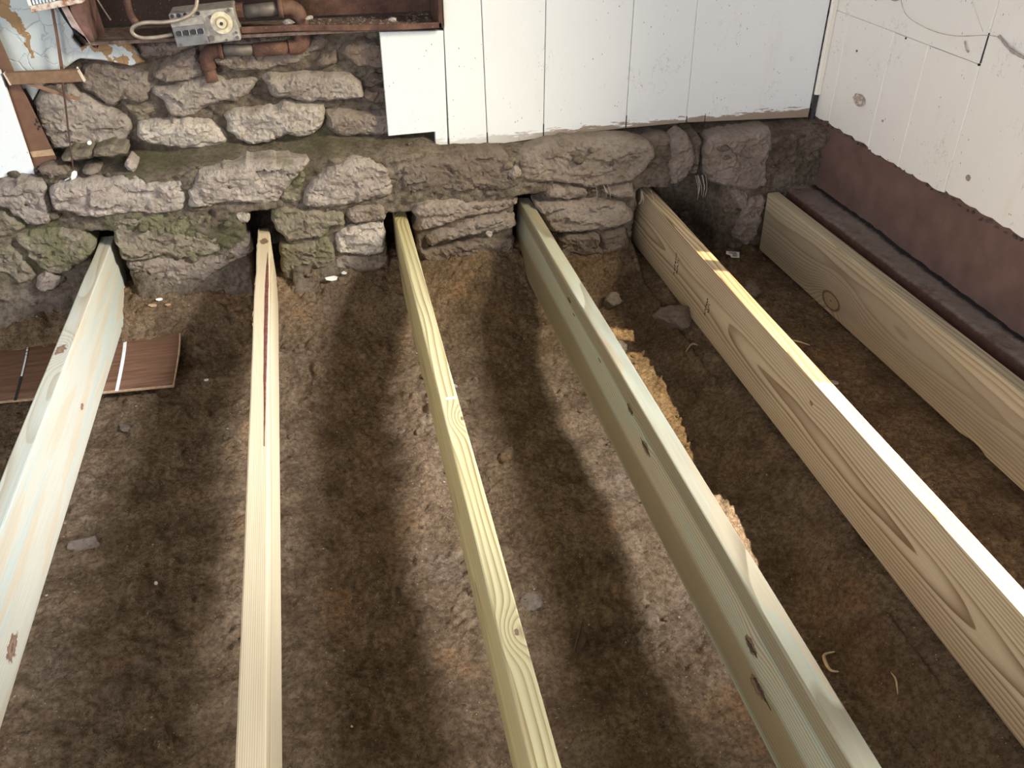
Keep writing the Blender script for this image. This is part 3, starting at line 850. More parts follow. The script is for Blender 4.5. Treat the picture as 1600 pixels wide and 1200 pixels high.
# ------------------------------------------------------------------ wall_right
XR = 1.5
bm = bmesh.new()
YW0, YW1, ZS, ZL = 0.34, 1.78, 0.98, 2.08
YV0, YV1 = -1.55, 0.12
add_box(bm, (XR + 0.015, -1.8, 0.0), (XR + 0.09, 2.62, ZS))
add_box(bm, (XR + 0.015, -1.8, ZL), (XR + 0.09, 2.62, 3.05))
add_box(bm, (XR + 0.015, -1.8, ZS), (XR + 0.09, YV0, ZL))
add_box(bm, (XR + 0.015, YV1, ZS), (XR + 0.09, YW0, ZL))
add_box(bm, (XR + 0.015, YW1, ZS), (XR + 0.09, 2.62, ZL))
wall_right = obj('wall_right', mesh_from_bm('wall_right', bm), PAINT_R)
wall_right['kind'] = 'structure'

def side_board(name, poly, mat, parent, x0=XR, th=0.014, bev=0.0015):
    """polygon of (y, z), thickness into +x"""
    bm = bmesh.new()
    f = [bm.verts.new((x0, y, z)) for y, z in poly]
    b = [bm.verts.new((x0 + th, y, z)) for y, z in poly]
    n = len(poly)
    fs = [bm.faces.new(f), bm.faces.new(b[::-1])]
    for i in range(n):
        j = (i + 1) % n
        fs.append(bm.faces.new((f[i], b[i], b[j], f[j])))
    if bev:
        bmesh.ops.recalc_face_normals(bm, faces=bm.faces)
        bmesh.ops.bevel(bm, geom=list(fs[0].edges), offset=bev, segments=1, affect='EDGES')
    return obj(name, mesh_from_bm(name, bm), mat, parent)

def ragged(y0, y1, z0, z1, seed):
    n = max(3, int(abs(y1 - y0) / 0.02))
    return [(y0 + (y1 - y0) * i / n, z0 + (z1 - z0) * i / n + 0.0035 * mn.noise(Vector(((y0 + (y1 - y0) * i / n) * 40, seed, 0))) + (-0.002 if i % 3 else 0.002)) for i in range(n + 1)]

ys = [2.452, 2.371, 2.150, 2.000, 1.8025]
for i in range(4):
    a, b = ys[i], ys[i + 1]
    g = 0.0007
    foot = ragged(a - g, b + g, 0.470 + 0.004 * math.sin(i * 2.0), 0.474 + 0.004 * math.cos(i * 1.3), i)
    side_board('plank', foot + [(b + g, 0.7815), (a - g, 0.7805)], PAINT_R, wall_right)
side_board('plank', [(2.452, 0.7814), (1.8035, 0.7824), (1.8035, 0.975), (2.452, 0.975)], PAINT_R, wall_right)
for a, b in ((1.8010, 1.30), (1.2988, 0.85), (0.8488, 0.30), (0.2988, -0.30), (-0.3012, -1.0)):
    foot = ragged(a, b, 0.479, 0.477, a)
    side_board('plank', foot + [(b, 0.975), (a, 0.975)], PAINT_R, wall_right)
# dark grime line along the ragged feet of the boards
bm = bmesh.new()
for i in range(46):
    y = 2.44 - i * 0.028 + r_.uniform(-0.01, 0.01)
    lump(bm, (XR + 0.004, y, 0.466 + r_.uniform(-0.004, 0.006)), r_.uniform(0.004, 0.008), i * 1.1, 0.6, 1, 0.4, (0.6, 1.6))
o = obj('grime', mesh_from_bm('grime', bm), plain('dark_grime', (0.09, 0.07, 0.065), 0.95), wall_right)
o['kind'] = 'stuff'

# patches where the paint has chipped, nail holes
def chip(y, z, r, mat, seed, parent=wall_right):
    n = 9
    poly = [(y + r * (1 + 0.35 * mn.noise(Vector((i * 1.7, seed, 0)))) * math.cos(i * 2 * math.pi / n), z + 0.9 * r * (1 + 0.35 * mn.noise(Vector((seed, i * 1.7, 4)))) * math.sin(i * 2 * math.pi / n)) for i in range(n)]
    return side_board('paint_chip', poly, mat, parent, XR - 0.0012, 0.003, 0)
GREYCHIP = plain('bare_chip', (0.33, 0.27, 0.25), 0.9)
chip(1.733, 0.537, 0.0085, GREYCHIP, 1.0)
chip(2.300, 0.700, 0.004, BROWN, 2.0)
chip(2.110, 0.560, 0.004, GREYCHIP, 3.0)
chip(1.806, 0.782, 0.0035, INK, 4.0)
chip(2.095, 0.778, 0.003, INK, 5.0)
# open split in the board joint at upper right
side_board('split', [(1.8045, 0.786), (1.8005, 0.786), (1.8000, 0.852), (1.8035, 0.852)], DARK, wall_right, XR - 0.001, 0.004, 0)

# hole with torn edges
bm = bmesh.new()
hy, hz = 2.232, 0.582
ring = []
n = 14
for s, d in ((1.0, -0.001), (1.12, -0.006), (0.75, -0.004)):
    ring.append([bm.verts.new((XR + d, hy + s * 0.026 * math.cos(i * 2 * math.pi / n) * (1 + 0.25 * mn.noise(Vector((i, s, 0)))), hz + s * 0.015 * math.sin(i * 2 * math.pi / n) * (1 + 0.3 * mn.noise(Vector((0, i, s)))))) for i in range(n)])
for a, b in zip(ring[:-1], ring[1:]):
    for i in range(n):
        bm.faces.new((a[i], a[(i + 1) % n], b[(i + 1) % n], b[i]))
bm.faces.new(ring[-1])
for k_ in range(7):
    lump(bm, (XR - 0.002, hy + r_.uniform(-0.020, 0.020), hz + r_.uniform(-0.009, 0.009)), r_.uniform(0.006, 0.011), k_ * 1.9 + 0.4, 0.9, 2, 0.6, (0.5, 1.2))
o = obj('wall_patch', mesh_from_bm('wall_patch', bm), plain('torn_filler', (0.52, 0.44, 0.39), 0.9, 0, 0.35, 120, 0.8), wall_right)
chip(hy + 0.026, hz + 0.006, 0.0055, INK, 7.0)
chip(hy + 0.018, hz - 0.010, 0.0065, BROWN, 8.0)

# brown painted board below the white ones
bm = bmesh.new()
add_box(bm, (XR + 0.006, -1.8, 0.20), (XR + 0.0149, 2.55, 0.476))
o = obj('baseboard_right', mesh_from_bm('baseboard_right', bm), BROWN)
o['kind'] = 'structure'

# dusty old timber ledge along the foot of the right wall
nx_, ny_ = 26, 260
u = np.linspace(0, 1, nx_)
v = np.linspace(-0.9, 2.455, ny_)
prof_x = np.interp(u, [0, 0.20, 0.26, 0.32, 1.0], [0.0, 0.002, 0.005, 0.014, 0.110])
prof_z = np.interp(u, [0, 0.20, 0.26, 0.32, 1.0], [-0.10, -0.006, 0.0, 0.001, 0.006])
U, V = np.meshgrid(u, v)
LX = 1.406 + 0.026 * (2.41 - V) / 1.08 + prof_x[None, :] + 0 * V
LX = np.minimum(LX, 1.508) + 0.004 * fbm(U * 0.1, V, 14, 3, 51)
LZ = 0.268 + prof_z[None, :] + 0.006 * fbm(LX, V, 22, 4, 53) + 0.010 * sstep(0.75, 1.0, U) * np.abs(fbm(LX, V, 30, 3, 55))
o = obj('trim_1', grid_mesh('trim_1', LX, V, LZ), None)
def ledge_material():
    M = Mat('dusty_ledge', 0.95, 0.15)
    p = M.pos()
    x, y, z = M.xyz(p)
    n = M.noise(p, 40, 5, 0.65)
    rust = M.mix(n, (0.085, 0.045, 0.036), (0.20, 0.105, 0.082))
    dust = M.mix(n, (0.15, 0.115, 0.10), (0.31, 0.25, 0.22))
    # dust lies on the flat of the ledge
    c = M.mix(M.rng(M.math('ADD', z, M.math('MULTIPLY', n, 0.012)), 0.266, 0.277), rust, dust)
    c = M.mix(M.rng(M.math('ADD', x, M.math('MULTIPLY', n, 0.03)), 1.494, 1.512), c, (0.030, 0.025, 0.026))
    M.bump(M.noise(p, 170, 5, 0.7), 0.8, 0.005)
    return M.color(c)
o.data.materials.append(ledge_material())
o['kind'] = 'structure'

# corner bead and the dark slot below it
bm = bmesh.new()
pts = [(1.4865, 2.4405), (1.4985, 2.4405), (1.4995, 2.4520), (1.4865, 2.4545), (1.4815, 2.4500), (1.4815, 2.4450)]
lo = [bm.verts.new((x, y, 0.540)) for x, y in pts]
hi = [bm.verts.new((x, y, 2.38)) for x, y in pts]
bm.faces.new(lo[::-1])
bm.faces.new(hi)
for i in range(len(pts)):
    j = (i + 1) % len(pts)
    bm.faces.new((lo[i], lo[j], hi[j], hi[i]))
o = obj('trim_2', mesh_from_bm('trim_2', bm), paint_material('bead_paint', (0.80, 0.76, 0.70)))
o['kind'] = 'structure'
bm = bmesh.new()
add_prism(bm, [(1.4835, 0.462), (1.4945, 0.455), (1.4985, 0.545), (1.4860, 0.538)], 2.4480, 2.4530)
obj('corner_slot', mesh_from_bm('corner_slot', bm), DARK, wall_back)

# ------------------------------------------------------------------ window_1 (outside the frame to the right) and the ceiling
win = empty('window_1', (XR + 0.05, 1.0, ZS))
win['kind'] = 'structure'
def winbox(name, lo, hi, mat, bev=0.003):
    bm = bmesh.new()
    add_box(bm, tuple(a - b for a, b in zip(lo, win.location)), tuple(a - b for a, b in zip(hi, win.location)), bev)
    return obj(name, mesh_from_bm(name, bm), mat, win)
FR = plain('window_frame_paint', (0.72, 0.70, 0.66), 0.5, 0, 0.06)
winbox('frame', (XR + 0.02, YW0, ZS), (XR + 0.07, YW1, ZS + 0.035), FR)
winbox('frame', (XR + 0.02, YW0, ZL - 0.035), (XR + 0.07, YW1, ZL), FR)
winbox('frame', (XR + 0.02, YW0, ZS + 0.035), (XR + 0.07, YW0 + 0.035, ZL - 0.035), FR)
winbox('frame', (XR + 0.02, YW1 - 0.035, ZS + 0.035), (XR + 0.07, YW1, ZL - 0.035), FR)
winbox('mullion', (XR + 0.03, 1.625, ZS + 0.035), (XR + 0.06, 1.68, ZL - 0.035), FR)
winbox('sill', (XR - 0.03, YW0 - 0.04, ZS - 0.008), (XR + 0.015, YW1 + 0.04, ZS + 0.02), FR)
winbox('sill', (XR - 0.03, YV0 - 0.04, ZS - 0.008), (XR + 0.015, YV1 + 0.04, ZS + 0.02), FR)
winbox('frame', (XR + 0.02, YV0, ZS), (XR + 0.07, YV1, ZS + 0.035), FR)
winbox('frame', (XR + 0.02, YV0, ZL - 0.035), (XR + 0.07, YV1, ZL), FR)
G_ = bpy.data.materials.new('clouded_yellow_glass')
G_.use_nodes = True
nt = G_.node_tree
nt.nodes.clear()
a = nt.nodes.new('ShaderNodeBsdfTransparent')
a.inputs[0].default_value = (0.70, 0.66, 0.55, 1)
b = nt.nodes.new('ShaderNodeBsdfGlossy')
b.inputs['Roughness'].default_value = 0.1
m = nt.nodes.new('ShaderNodeMixShader')
m.inputs[0].default_value = 0.05
out = nt.nodes.new('ShaderNodeOutputMaterial')
nt.links.new(a.outputs[0], m.inputs[1])
nt.links.new(b.outputs[0], m.inputs[2])
nt.links.new(m.outputs[0], out.inputs[0])
winbox('pane', (XR + 0.043, 1.09, ZS + 0.035), (XR + 0.047, 1.625, ZL - 0.035), G_, 0)
winbox('pane', (XR + 0.043, 1.68, ZS + 0.035), (XR + 0.047, YW1 - 0.035, ZL - 0.035), G_, 0)

# unseen eave added over the window wall to cut off the sun's upper rays
bm = bmesh.new()
add_prism(bm, [(XR + 0.015, 3.04), (2.20, 2.755), (2.215, 2.84), (XR + 0.015, 3.14)], -2.6, 3.6)
o = obj('eave_sun_block', mesh_from_bm('eave_sun_block', bm), FR)
o['kind'] = 'structure'
bm = bmesh.new()
add_box(bm, (-1.75, -1.8, 2.40), (1.62, 2.75, 2.46))
o = obj('ceiling', mesh_from_bm('ceiling', bm), plain('ceiling_boards', (0.24, 0.20, 0.16), 0.9))
o['kind'] = 'structure'
# ------------------------------------------------------------------ the six new joists
WOODS = [
    wood_material('pale_green_pine', (0.030, -0.55), 300, (0.42, 0.41, 0.345), (0.24, 0.19, 0.12), (0.355, 0.405, 0.375), 0.75, [(-0.004, -0.612, -0.006, 0.012, 0.020), (0.019, -0.672, -0.118, 0.007, 0.012), (0.019, -1.330, -0.148, 0.013, 0.02)], 0.020, 0.62, 1.3, (26, 0.9, 26), (0.43, 0.345, 0.235), 0.55),
    wood_material('cream_pine', (-0.34, -0.02), 330, (0.56, 0.47, 0.325), (0.30, 0.19, 0.085), (0.57, 0.52, 0.41), 0.5, [(0.002, -0.116, 0.0, 0.010, 0.012)], 0.004, 0.75, 2.1, (30, 0.8, 30)),
    wood_material('yellow_pine', (-0.085, -0.120), 128, (0.485, 0.42, 0.225), (0.20, 0.135, 0.052), (0.44, 0.405, 0.25), 0.45, [(0.016, -1.08, 0.0, 0.0030, 0.02), (0.008, -1.62, -0.002, 0.0035, 0.024), (-0.012, -0.03, 0.0, 0.0030, -0.02)], 0.020, 0.95, 3.7),
    wood_material('green_treated_pine', (0.010, -0.42), 135, (0.385, 0.37, 0.275), (0.15, 0.118, 0.068), (0.355, 0.395, 0.33), 0.85, [(-0.019, -0.598, -0.035, 0.006, 0.008), (-0.019, -1.070, -0.040, 0.008, 0.010), (-0.019, -1.173, -0.062, 0.009, 0.010), (-0.019, -1.661, -0.078, 0.011, 0.014), (-0.019, -1.700, -0.122, 0.011, 0.014)], 0.022, 0.8, 4.2, (16, 0.7, 16), (0.44, 0.36, 0.24), 0.75, [(-0.148, 0.050, (0.235, 0.175, 0.10), 0.9), (-0.022, 0.024, (0.215, 0.17, 0.105), 0.85)]),
    wood_material('warm_pine', (0.046, -0.098), 165, (0.56, 0.445, 0.295), (0.195, 0.118, 0.058), (0.47, 0.36, 0.235), 0.5, [(-0.019, -1.173, -0.047, 0.004, 0.006)], 0.017, 1.0, 5.5),
    wood_material('grey_brown_pine', (0.055, -0.070), 150, (0.46, 0.385, 0.27), (0.20, 0.14, 0.085), (0.38, 0.315, 0.235), 0.7, [(-0.019, -0.424, -0.152, 0.022, 0.05)], 0.018, 0.85, 6.9, (12, 1.2, 12), None, 0.7, [(-0.10, 0.075, (0.30, 0.25, 0.19), 0.75)]),
]
JLAB = [
    'leftmost new joist, pale greenish-white timber lying over the brown panel strip',
    'cream straight-grained joist with a dark red bark streak, second from left',
    'narrow-looking yellow joist with bold wavy grain and a white mark across its top',
    'greenish treated joist with pale mottled top edge and black-flecked knots on its left side',
    'warm tan joist with black ink stamps and its top edge in bright sun',
    'rightmost joist, grey-brown side with a large round knot, beside the dusty ledge',
]
LEN = 3.02
joist_objs = []
def joist_mesh(j):
    rr = random.Random(60 + j)
    bm = bmesh.new()
    n = 200
    b = 0.0030
    prof = [(-JT / 2 + b, 0), (JT / 2 - b, 0), (JT / 2 - b * 0.3, -b * 0.3), (JT / 2, -b), (JT / 2, -JH + b), (JT / 2 - b * 0.3, -JH + b * 0.3), (JT / 2 - b, -JH), (-JT / 2 + b, -JH), (-JT / 2 + b * 0.3, -JH + b * 0.3), (-JT / 2, -JH + b), (-JT / 2, -b), (-JT / 2 + b * 0.3, -b * 0.3)]
    rings = []
    for i in range(n + 1):
        y = -LEN * i / n
        ring = []
        for k, (x, z) in enumerate(prof):
            d = 0.0009 * mn.noise(Vector((y * 3, k * 0.2, j * 5)))
            dz = 0
            dx = d
            if j == 1 and k in (0, 10, 11):                      # waney left edge
                e = (max(0.0, mn.noise(Vector((y * 5, 3.3, 0)))) * 0.006 + max(0.0, mn.noise(Vector((y * 30, 1.3, 0)))) * 0.003) * max(0.15, 1 + y * 1.2)
                if y > -0.13:
                    e += 0.003
                dx += e * (1 if k != 0 else 0.9)
            if j == 1 and k in (1, 2, 3) and y > -0.08:
                dx -= 0.006 * (1 + y / 0.08)
            if j == 1 and y > -0.06 and z > -0.01:
                dz -= 0.012 * (1 + y / 0.06) * (1 if k < 4 else 0.5)
            if j == 0 and k in (0, 10, 11):
                dx += 0.004 * max(0, mn.noise(Vector((y * 4, 8, 0))))
            if j == 5 and k in (7, 8, 9) and -1.09 < y < -1.00:  # piece broken out of the lower edge
                e = math.sin((y + 1.09) / 0.09 * math.pi)
                dz += 0.006 * e
                dx += 0.0015 * e
            ring.append(bm.verts.new((x + dx, y, z + dz + d * 0.5)))
        rings.append(ring)
    m = len(prof)
    for a, c in zip(rings[:-1], rings[1:]):
        for k in range(m):
            bm.faces.new((a[k], a[(k + 1) % m], c[(k + 1) % m], c[k]))
    bm.faces.new(rings[0])
    bm.faces.new(rings[-1][::-1])
    return mesh_from_bm('floor_joist', bm)

for j, (x0, x1, yf, roll) in enumerate(JOISTS):
    o = obj('floor_joist', joist_mesh(j), WOODS[j])
    yax = Vector((x0 - x1, 1.8, 0)).normalized()
    xax = Vector((math.cos(roll), 0, math.sin(roll)))
    xax = (xax - yax * xax.dot(yax)).normalized()
    zax = xax.cross(yax)
    M4 = Matrix.Identity(4)
    for i in range(3):
        M4[i][0], M4[i][1], M4[i][2] = xax[i], yax[i], zax[i]
    M4[0][3], M4[1][3], M4[2][3] = joist_x(j, yf), yf, JTOP - 0.0003
    o.matrix_world = M4
    tag(o, JLAB[j], 'joist', 'new floor joists')
    joist_objs.append(o)

def on_joist(name, j, bm, mat, label=None):
    o = obj(name, mesh_from_bm(name, bm), mat, joist_objs[j])
    if label:
        o['label'] = label
    return o

# bark streak along the right arris of the second joist
bm = bmesh.new()
n = 60
rows = []
for i in range(n + 1):
    t = i / n
    y = -0.195 - 0.86 * t
    w = 0.0042 * math.sin(math.pi * min(1, t * 4 + 0.02) / 2) * (1 - t ** 3) + 0.0006 * mn.noise(Vector((y * 30, 0, 0)))
    c = 0.0130 - 0.002 * math.sin(t * 2.4) + 0.0008 * mn.noise(Vector((y * 9, 4, 0)))
    w = max(w, 0.0004)
    rows.append([bm.verts.new((c - w, y, 0.0009)), bm.verts.new((c, y, 0.0016)), bm.verts.new((c + w, y, 0.0009)), bm.verts.new((c, y, -0.002))])
for a, b in zip(rows[:-1], rows[1:]):
    for k in range(4):
        bm.faces.new((a[k], a[(k + 1) % 4], b[(k + 1) % 4], b[k]))
bm.faces.new(rows[0]); bm.faces.new(rows[-1][::-1])
on_joist('bark_streak', 1, bm, plain('red_bark', (0.14, 0.045, 0.032), 0.8, 0, 0.4, 130, 0.5), 'dark red bark streak')
# torn splinters on its left edge
for y, l in ((-0.36, 0.020), (-0.50, 0.045), (-0.56, 0.03)):
    bm = bmesh.new()
    add_tube(bm, [(-0.0150, y, -0.004), (-0.0195, y - l * 0.4, -0.002), (-0.0165 - l * 0.08, y - l, 0.001)], [0.0018, 0.0014, 0.0003], 5)
    on_joist('splinter', 1, bm, PALEWOOD)
# white pencil mark on the third joist
bm = bmesh.new()
add_prism(bm, [(-0.006, 0.0), (0.0155, 0.0), (0.0155, 0.0008), (-0.006, 0.0008)], -1.0105, -1.0035)
on_joist('chalk_mark', 2, bm, WHITE, 'white mark')
# black resin flecks on the left side of the fourth joist
for y, z, l, w in ((-0.598, -0.035, 0.030, 0.0022), (-0.645, -0.050, 0.014, 0.0014), (-1.070, -0.040, 0.040, 0.0035), (-1.173, -0.062, 0.050, 0.0045), (-0.86, -0.050, 0.02, 0.0015), (-1.661, -0.078, 0.035, 0.006), (-1.715, -0.118, 0.055, 0.006)):
    bm = bmesh.new()
    m = 22
    w *= 0.8
    poly = []
    for k in range(m):
        a = 2 * math.pi * k / m
        s = 0.8 + 0.9 * mn.noise(Vector((k * 1.37, y * 50, 0.3)))
        poly.append((y + l * 0.5 * math.cos(a) * s, z + w * math.sin(a) * s))
    f = [bm.verts.new((-JT / 2 - 0.0012, a, b)) for a, b in poly]
    g = [bm.verts.new((-JT / 2 + 0.001, a, b)) for a, b in poly]
    bm.faces.new(f); bm.faces.new(g[::-1])
    for k in range(m):
        bm.faces.new((f[k], f[(k + 1) % m], g[(k + 1) % m], g[k]))
    on_joist('resin_fleck', 3, bm, plain('dark_resin', (0.06, 0.05, 0.035), 0.6, 0, 0.5, 300, 0.2))
# smeared ink stamps on the fifth joist, too worn to read: two rows of part-strokes each
rr = random.Random(8)
for (yc, zt, zb_, rows_) in ((-0.395, -0.062, -0.132, (0.0, -0.019)), (-0.628, -0.080, -0.132, (0.0, -0.015))):
    for row in rows_:
        bm = bmesh.new()
        z = zt - (0.012 if row else 0)
        zend = zb_ + (0.012 if row else 0)
        while z > zend:
            h = rr.uniform(0.004, 0.007)
            for q in range(3):
                a0 = yc + row + rr.uniform(-0.0045, 0.0035)
                zz = z - rr.random() * h
                if rr.random() < 0.5:
                    add_box(bm, (-JT / 2 - 0.0012, a0, zz - 0.0010), (-JT / 2 - 0.0004, a0 + rr.uniform(0.003, 0.006), zz))
                else:
                    add_box(bm, (-JT / 2 - 0.0012, a0, zz - rr.uniform(0.003, 0.006)), (-JT / 2 - 0.0004, a0 + 0.0011, zz))
            z -= h + 0.0015
        on_joist('ink_stamp', 4, bm, INK, 'worn black ink stamp')

# ------------------------------------------------------------------ brown panel strip lying under the leftmost joist
PZ = 0.040
pan = empty('panel_strip', (-0.80, 2.20, PZ))
tag(pan, 'curled brown wood-grain panel strip lying on the soil under the leftmost joist', 'panelling')
def strip_mesh(u0, u1, lift, th, v0=0.0, v1=1.0, nu=14, nv=12):
    # u along x, v across; bowed up along the middle
    TL, BL, TR, BR = Vector((-1.16, 2.425)), Vector((-1.09, 2.035)), Vector((-0.475, 2.392)), Vector((-0.444, 2.006))
    bm = bmesh.new()
    rows = []
    for side in (0, 1):
        R = []
        for i in range(nu + 1):
            u = u0 + (u1 - u0) * i / nu
            R.append([])
            for k in range(nv + 1):
                v = v0 + (v1 - v0) * k / nv
                p = TL.lerp(TR, u).lerp(BL.lerp(BR, u), v)
                bow = math.sin(math.pi * v)
                p.x += 0.020 * bow - 0.010
                z = PZ + 0.028 * bow + 0.055 * max(0, 0.35 - v) + lift - th * side
                R[-1].append(bm.verts.new((p.x - pan.location.x, p.y - pan.location.y, z - PZ)))
        rows.append(R)
    for s in (0, 1):
        for i in range(nu):
            for k in range(nv):
                R = rows[s]
                bm.faces.new((R[i][k], R[i + 1][k], R[i + 1][k + 1], R[i][k + 1]))
    A, B = rows
    for i in range(nu):
        for k in (0, nv):
            bm.faces.new((A[i][k], A[i + 1][k], B[i + 1][k], B[i][k]))
    for k in range(nv):
        for i in (0, nu):
            bm.faces.new((A[i][k], A[i][k + 1], B[i][k + 1], B[i][k]))
    return bm
def veneer_material():
    M = Mat('brown_veneer', 0.55, 0.3)
    p = M.coord()
    g = M.noise(M.scale(p, (9, 160, 60)), 1.0, 4, 0.65)
    g2 = M.noise(M.scale(p, (3, 30, 20)), 1.0, 3)
    c = M.ramp(g, [(0.33, (0.090, 0.045, 0.026)), (0.5, (0.155, 0.080, 0.048)), (0.7, (0.205, 0.112, 0.070))])
    c = M.mix(M.rng(g2, 0.4, 0.7, 0, 0.4), c, (0.12, 0.058, 0.036))
    M.bump(g, 0.2, 0.001)
    return M.color(c)
VEN_M = veneer_material()
obj('sheet', mesh_from_bm('sheet', strip_mesh(0, 1, 0, 0.004), True), VEN_M, pan)
g1 = obj('groove', mesh_from_bm('groove', strip_mesh(0.777, 0.790, 0.0009, 0.001, 0.0, 1.0, 2)), WHITE, pan)
g1['label'] = 'white worn groove line'
g2 = obj('groove', mesh_from_bm('groove', strip_mesh(0.402, 0.413, 0.0009, 0.001, 0.0, 0.55, 2)), INK, pan)
g2['label'] = 'black groove line'
obj('groove', mesh_from_bm('groove', strip_mesh(0.404, 0.411, 0.0009, 0.001, 0.40, 0.78, 2)), WHITE, pan)
obj('groove', mesh_from_bm('groove', strip_mesh(0.402, 0.413, 0.0007, 0.001, 0.55, 1.0, 2)), INK, pan)
obj('raw_edge', mesh_from_bm('raw_edge', strip_mesh(0.0, 1.0, 0.0006, 0.004, 0.993, 1.003, 14, 2)), PALEWOOD, pan)['label'] = 'pale raw edge'
obj('raw_edge', mesh_from_bm('raw_edge', strip_mesh(0.9955, 1.0015, 0.0006, 0.004, 0.0, 1.0, 2, 12)), PALEWOOD, pan)['label'] = 'pale raw edge'

# ------------------------------------------------------------------ remains of boarding at upper left
white_left = board('wall_board', WHITE_L, paint_material('left_board_paint', (0.70, 0.735, 0.775)), None, 2.428, 0.012)
tag(white_left, 'white painted board end hanging at the left edge in front of a brown strip', 'board')
br = empty('backing_strip', (-0.72, 2.446, 0.49))
tag(br, 'upright brown hardboard strip behind the white board at left', 'board')
bm = bmesh.new()
add_prism(bm, [(x + 0.72, z - 0.49) for x, z in BROWN_L], 0, 0.006, 0.001)
obj('sheet', mesh_from_bm('sheet', bm), HARDBOARD, br)
bm = bmesh.new()
add_prism(bm, [(x + 0.72, z - 0.49) for x, z in BAND_L], -0.0022, 0.0)
obj('bare_band', mesh_from_bm('bare_band', bm), PALEWOOD, br)['label'] = 'pale bare band'
bm = bmesh.new()
for k in range(5):
    add_box(bm, (0.002 + 0.004 * math.sin(k * 2.2), -0.0008, 0.095 + k * 0.006), (0.006 + 0.004 * math.sin(k * 2.2) + 0.003 * (k % 2), 0.0, 0.101 + k * 0.006))
obj('stain', mesh_from_bm('stain', bm), INK, br)
sl = empty('wooden_slat', (-0.66, 2.425, 0.72))
tag(sl, 'short horizontal brown wooden slat across the hardboard strip at left', 'slat')
bm = bmesh.new()
add_prism(bm, [(x + 0.66, z - 0.72) for x, z in SLAT_L], 0, 0.018, 0.001)
obj('slat', mesh_from_bm('slat', bm), plain('brown_slat', (0.21, 0.128, 0.078), 0.75, 0, 0.14, 60, 0.3), sl)
for (a, b, c, d) in ((SLAT_L[1], SLAT_L[2], 0.0028, 0), (SLAT_L[0], SLAT_L[3], -0.004, 0)):
    bm = bmesh.new()
    add_prism(bm, [(a[0] + 0.66, a[1] - 0.72), (b[0] + 0.66, b[1] - 0.72), (b[0] + 0.66 + c, b[1] - 0.72), (a[0] + 0.66 + c, a[1] - 0.72)], -0.0012, 0.016)
    obj('broken_end', mesh_from_bm('broken_end', bm), plain('pale_break', (0.62, 0.52, 0.42), 0.8), sl)
o = board('wood_splinter', SPLIN_L, plain('splinter_brown', (0.24, 0.135, 0.085), 0.75), None, 2.427, 0.005, 0.0005)
tag(o, 'thin brown splinter slanting down below the short wooden slat', 'splinter')
hang = empty('lath_and_wire', (-0.62, 2.452, 0.73))
tag(hang, 'thin brown lath continuing as a dark wire hanging down the left stones', 'wire')
bm = bmesh.new()
add_prism(bm, [(x + 0.62, z - 0.73) for x, z in STRIP_L], 0, 0.005)
obj('lath', mesh_from_bm('lath', bm), HARDBOARD, hang)
bm = bmesh.new()
wp = catmull([(-0.620, 2.452, 0.735)] + [(x, 2.428 - 0.010 * i, z) for i, (x, z) in enumerate(WIRE_L)], 5)
add_tube(bm, [p - Vector((-0.62, 2.452, 0.73)) for p in wp], [0.0042 - 0.0028 * i / len(wp) for i in range(len(wp))], 6)
obj('wire', mesh_from_bm('wire', bm), plain('dark_wire', (0.075, 0.04, 0.03), 0.7), hang)

# white louvred cover at the top left corner
gr = empty('vent_cover', (-0.58, 2.40, 0.875))
tag(gr, 'white slatted metal cover with rusty lower rim at the top left', 'vent')
rim = [(-0.640, 0.874), (-0.522, 0.891), (-0.522, 0.905), (-0.641, 0.8885)]
bm = bmesh.new()
add_prism(bm, [(x + 0.58, z - 0.875) for x, z in rim], 0, 0.04, 0.0015)
def rim_mat():
    M = Mat('rusty_white_rim', 0.6, 0.3)
    n = M.noise(M.pos(), 60, 5, 0.65)
    return M.color(M.ramp(n, [(0.40, (0.30, 0.125, 0.06)), (0.52, (0.60, 0.50, 0.42)), (0.7, (0.74, 0.72, 0.68))]))
obj('lower_rim', mesh_from_bm('lower_rim', bm), rim_mat(), gr)['label'] = 'rusty lower rim'
bm = bmesh.new()
add_prism(bm, [(-0.062, 0.014), (-0.055, 0.0145), (-0.060, 0.115), (-0.067, 0.115)], 0, 0.04, 0.001)
obj('side_rim', mesh_from_bm('side_rim', bm), WHITE, gr)
for i in range(7):
    x = -0.052 + i * 0.0075
    bm = bmesh.new()
    add_prism(bm, [(x, 0.0158 + i * 0.001), (x + 0.0048, 0.0163 + i * 0.001), (x + 0.001, 0.115), (x - 0.004, 0.115)], 0.004, 0.010)
    obj('slat', mesh_from_bm('slat', bm), plain('bluish_white_slat', (0.62, 0.70, 0.76), 0.5), gr)
bm = bmesh.new()
add_prism(bm, [(-0.055, 0.017), (0.055, 0.030), (0.052, 0.115), (-0.06, 0.115)], 0.030, 0.038)
obj('back_plate', mesh_from_bm('back_plate', bm), plain('blue_black', (0.03, 0.035, 0.045), 0.8), gr)

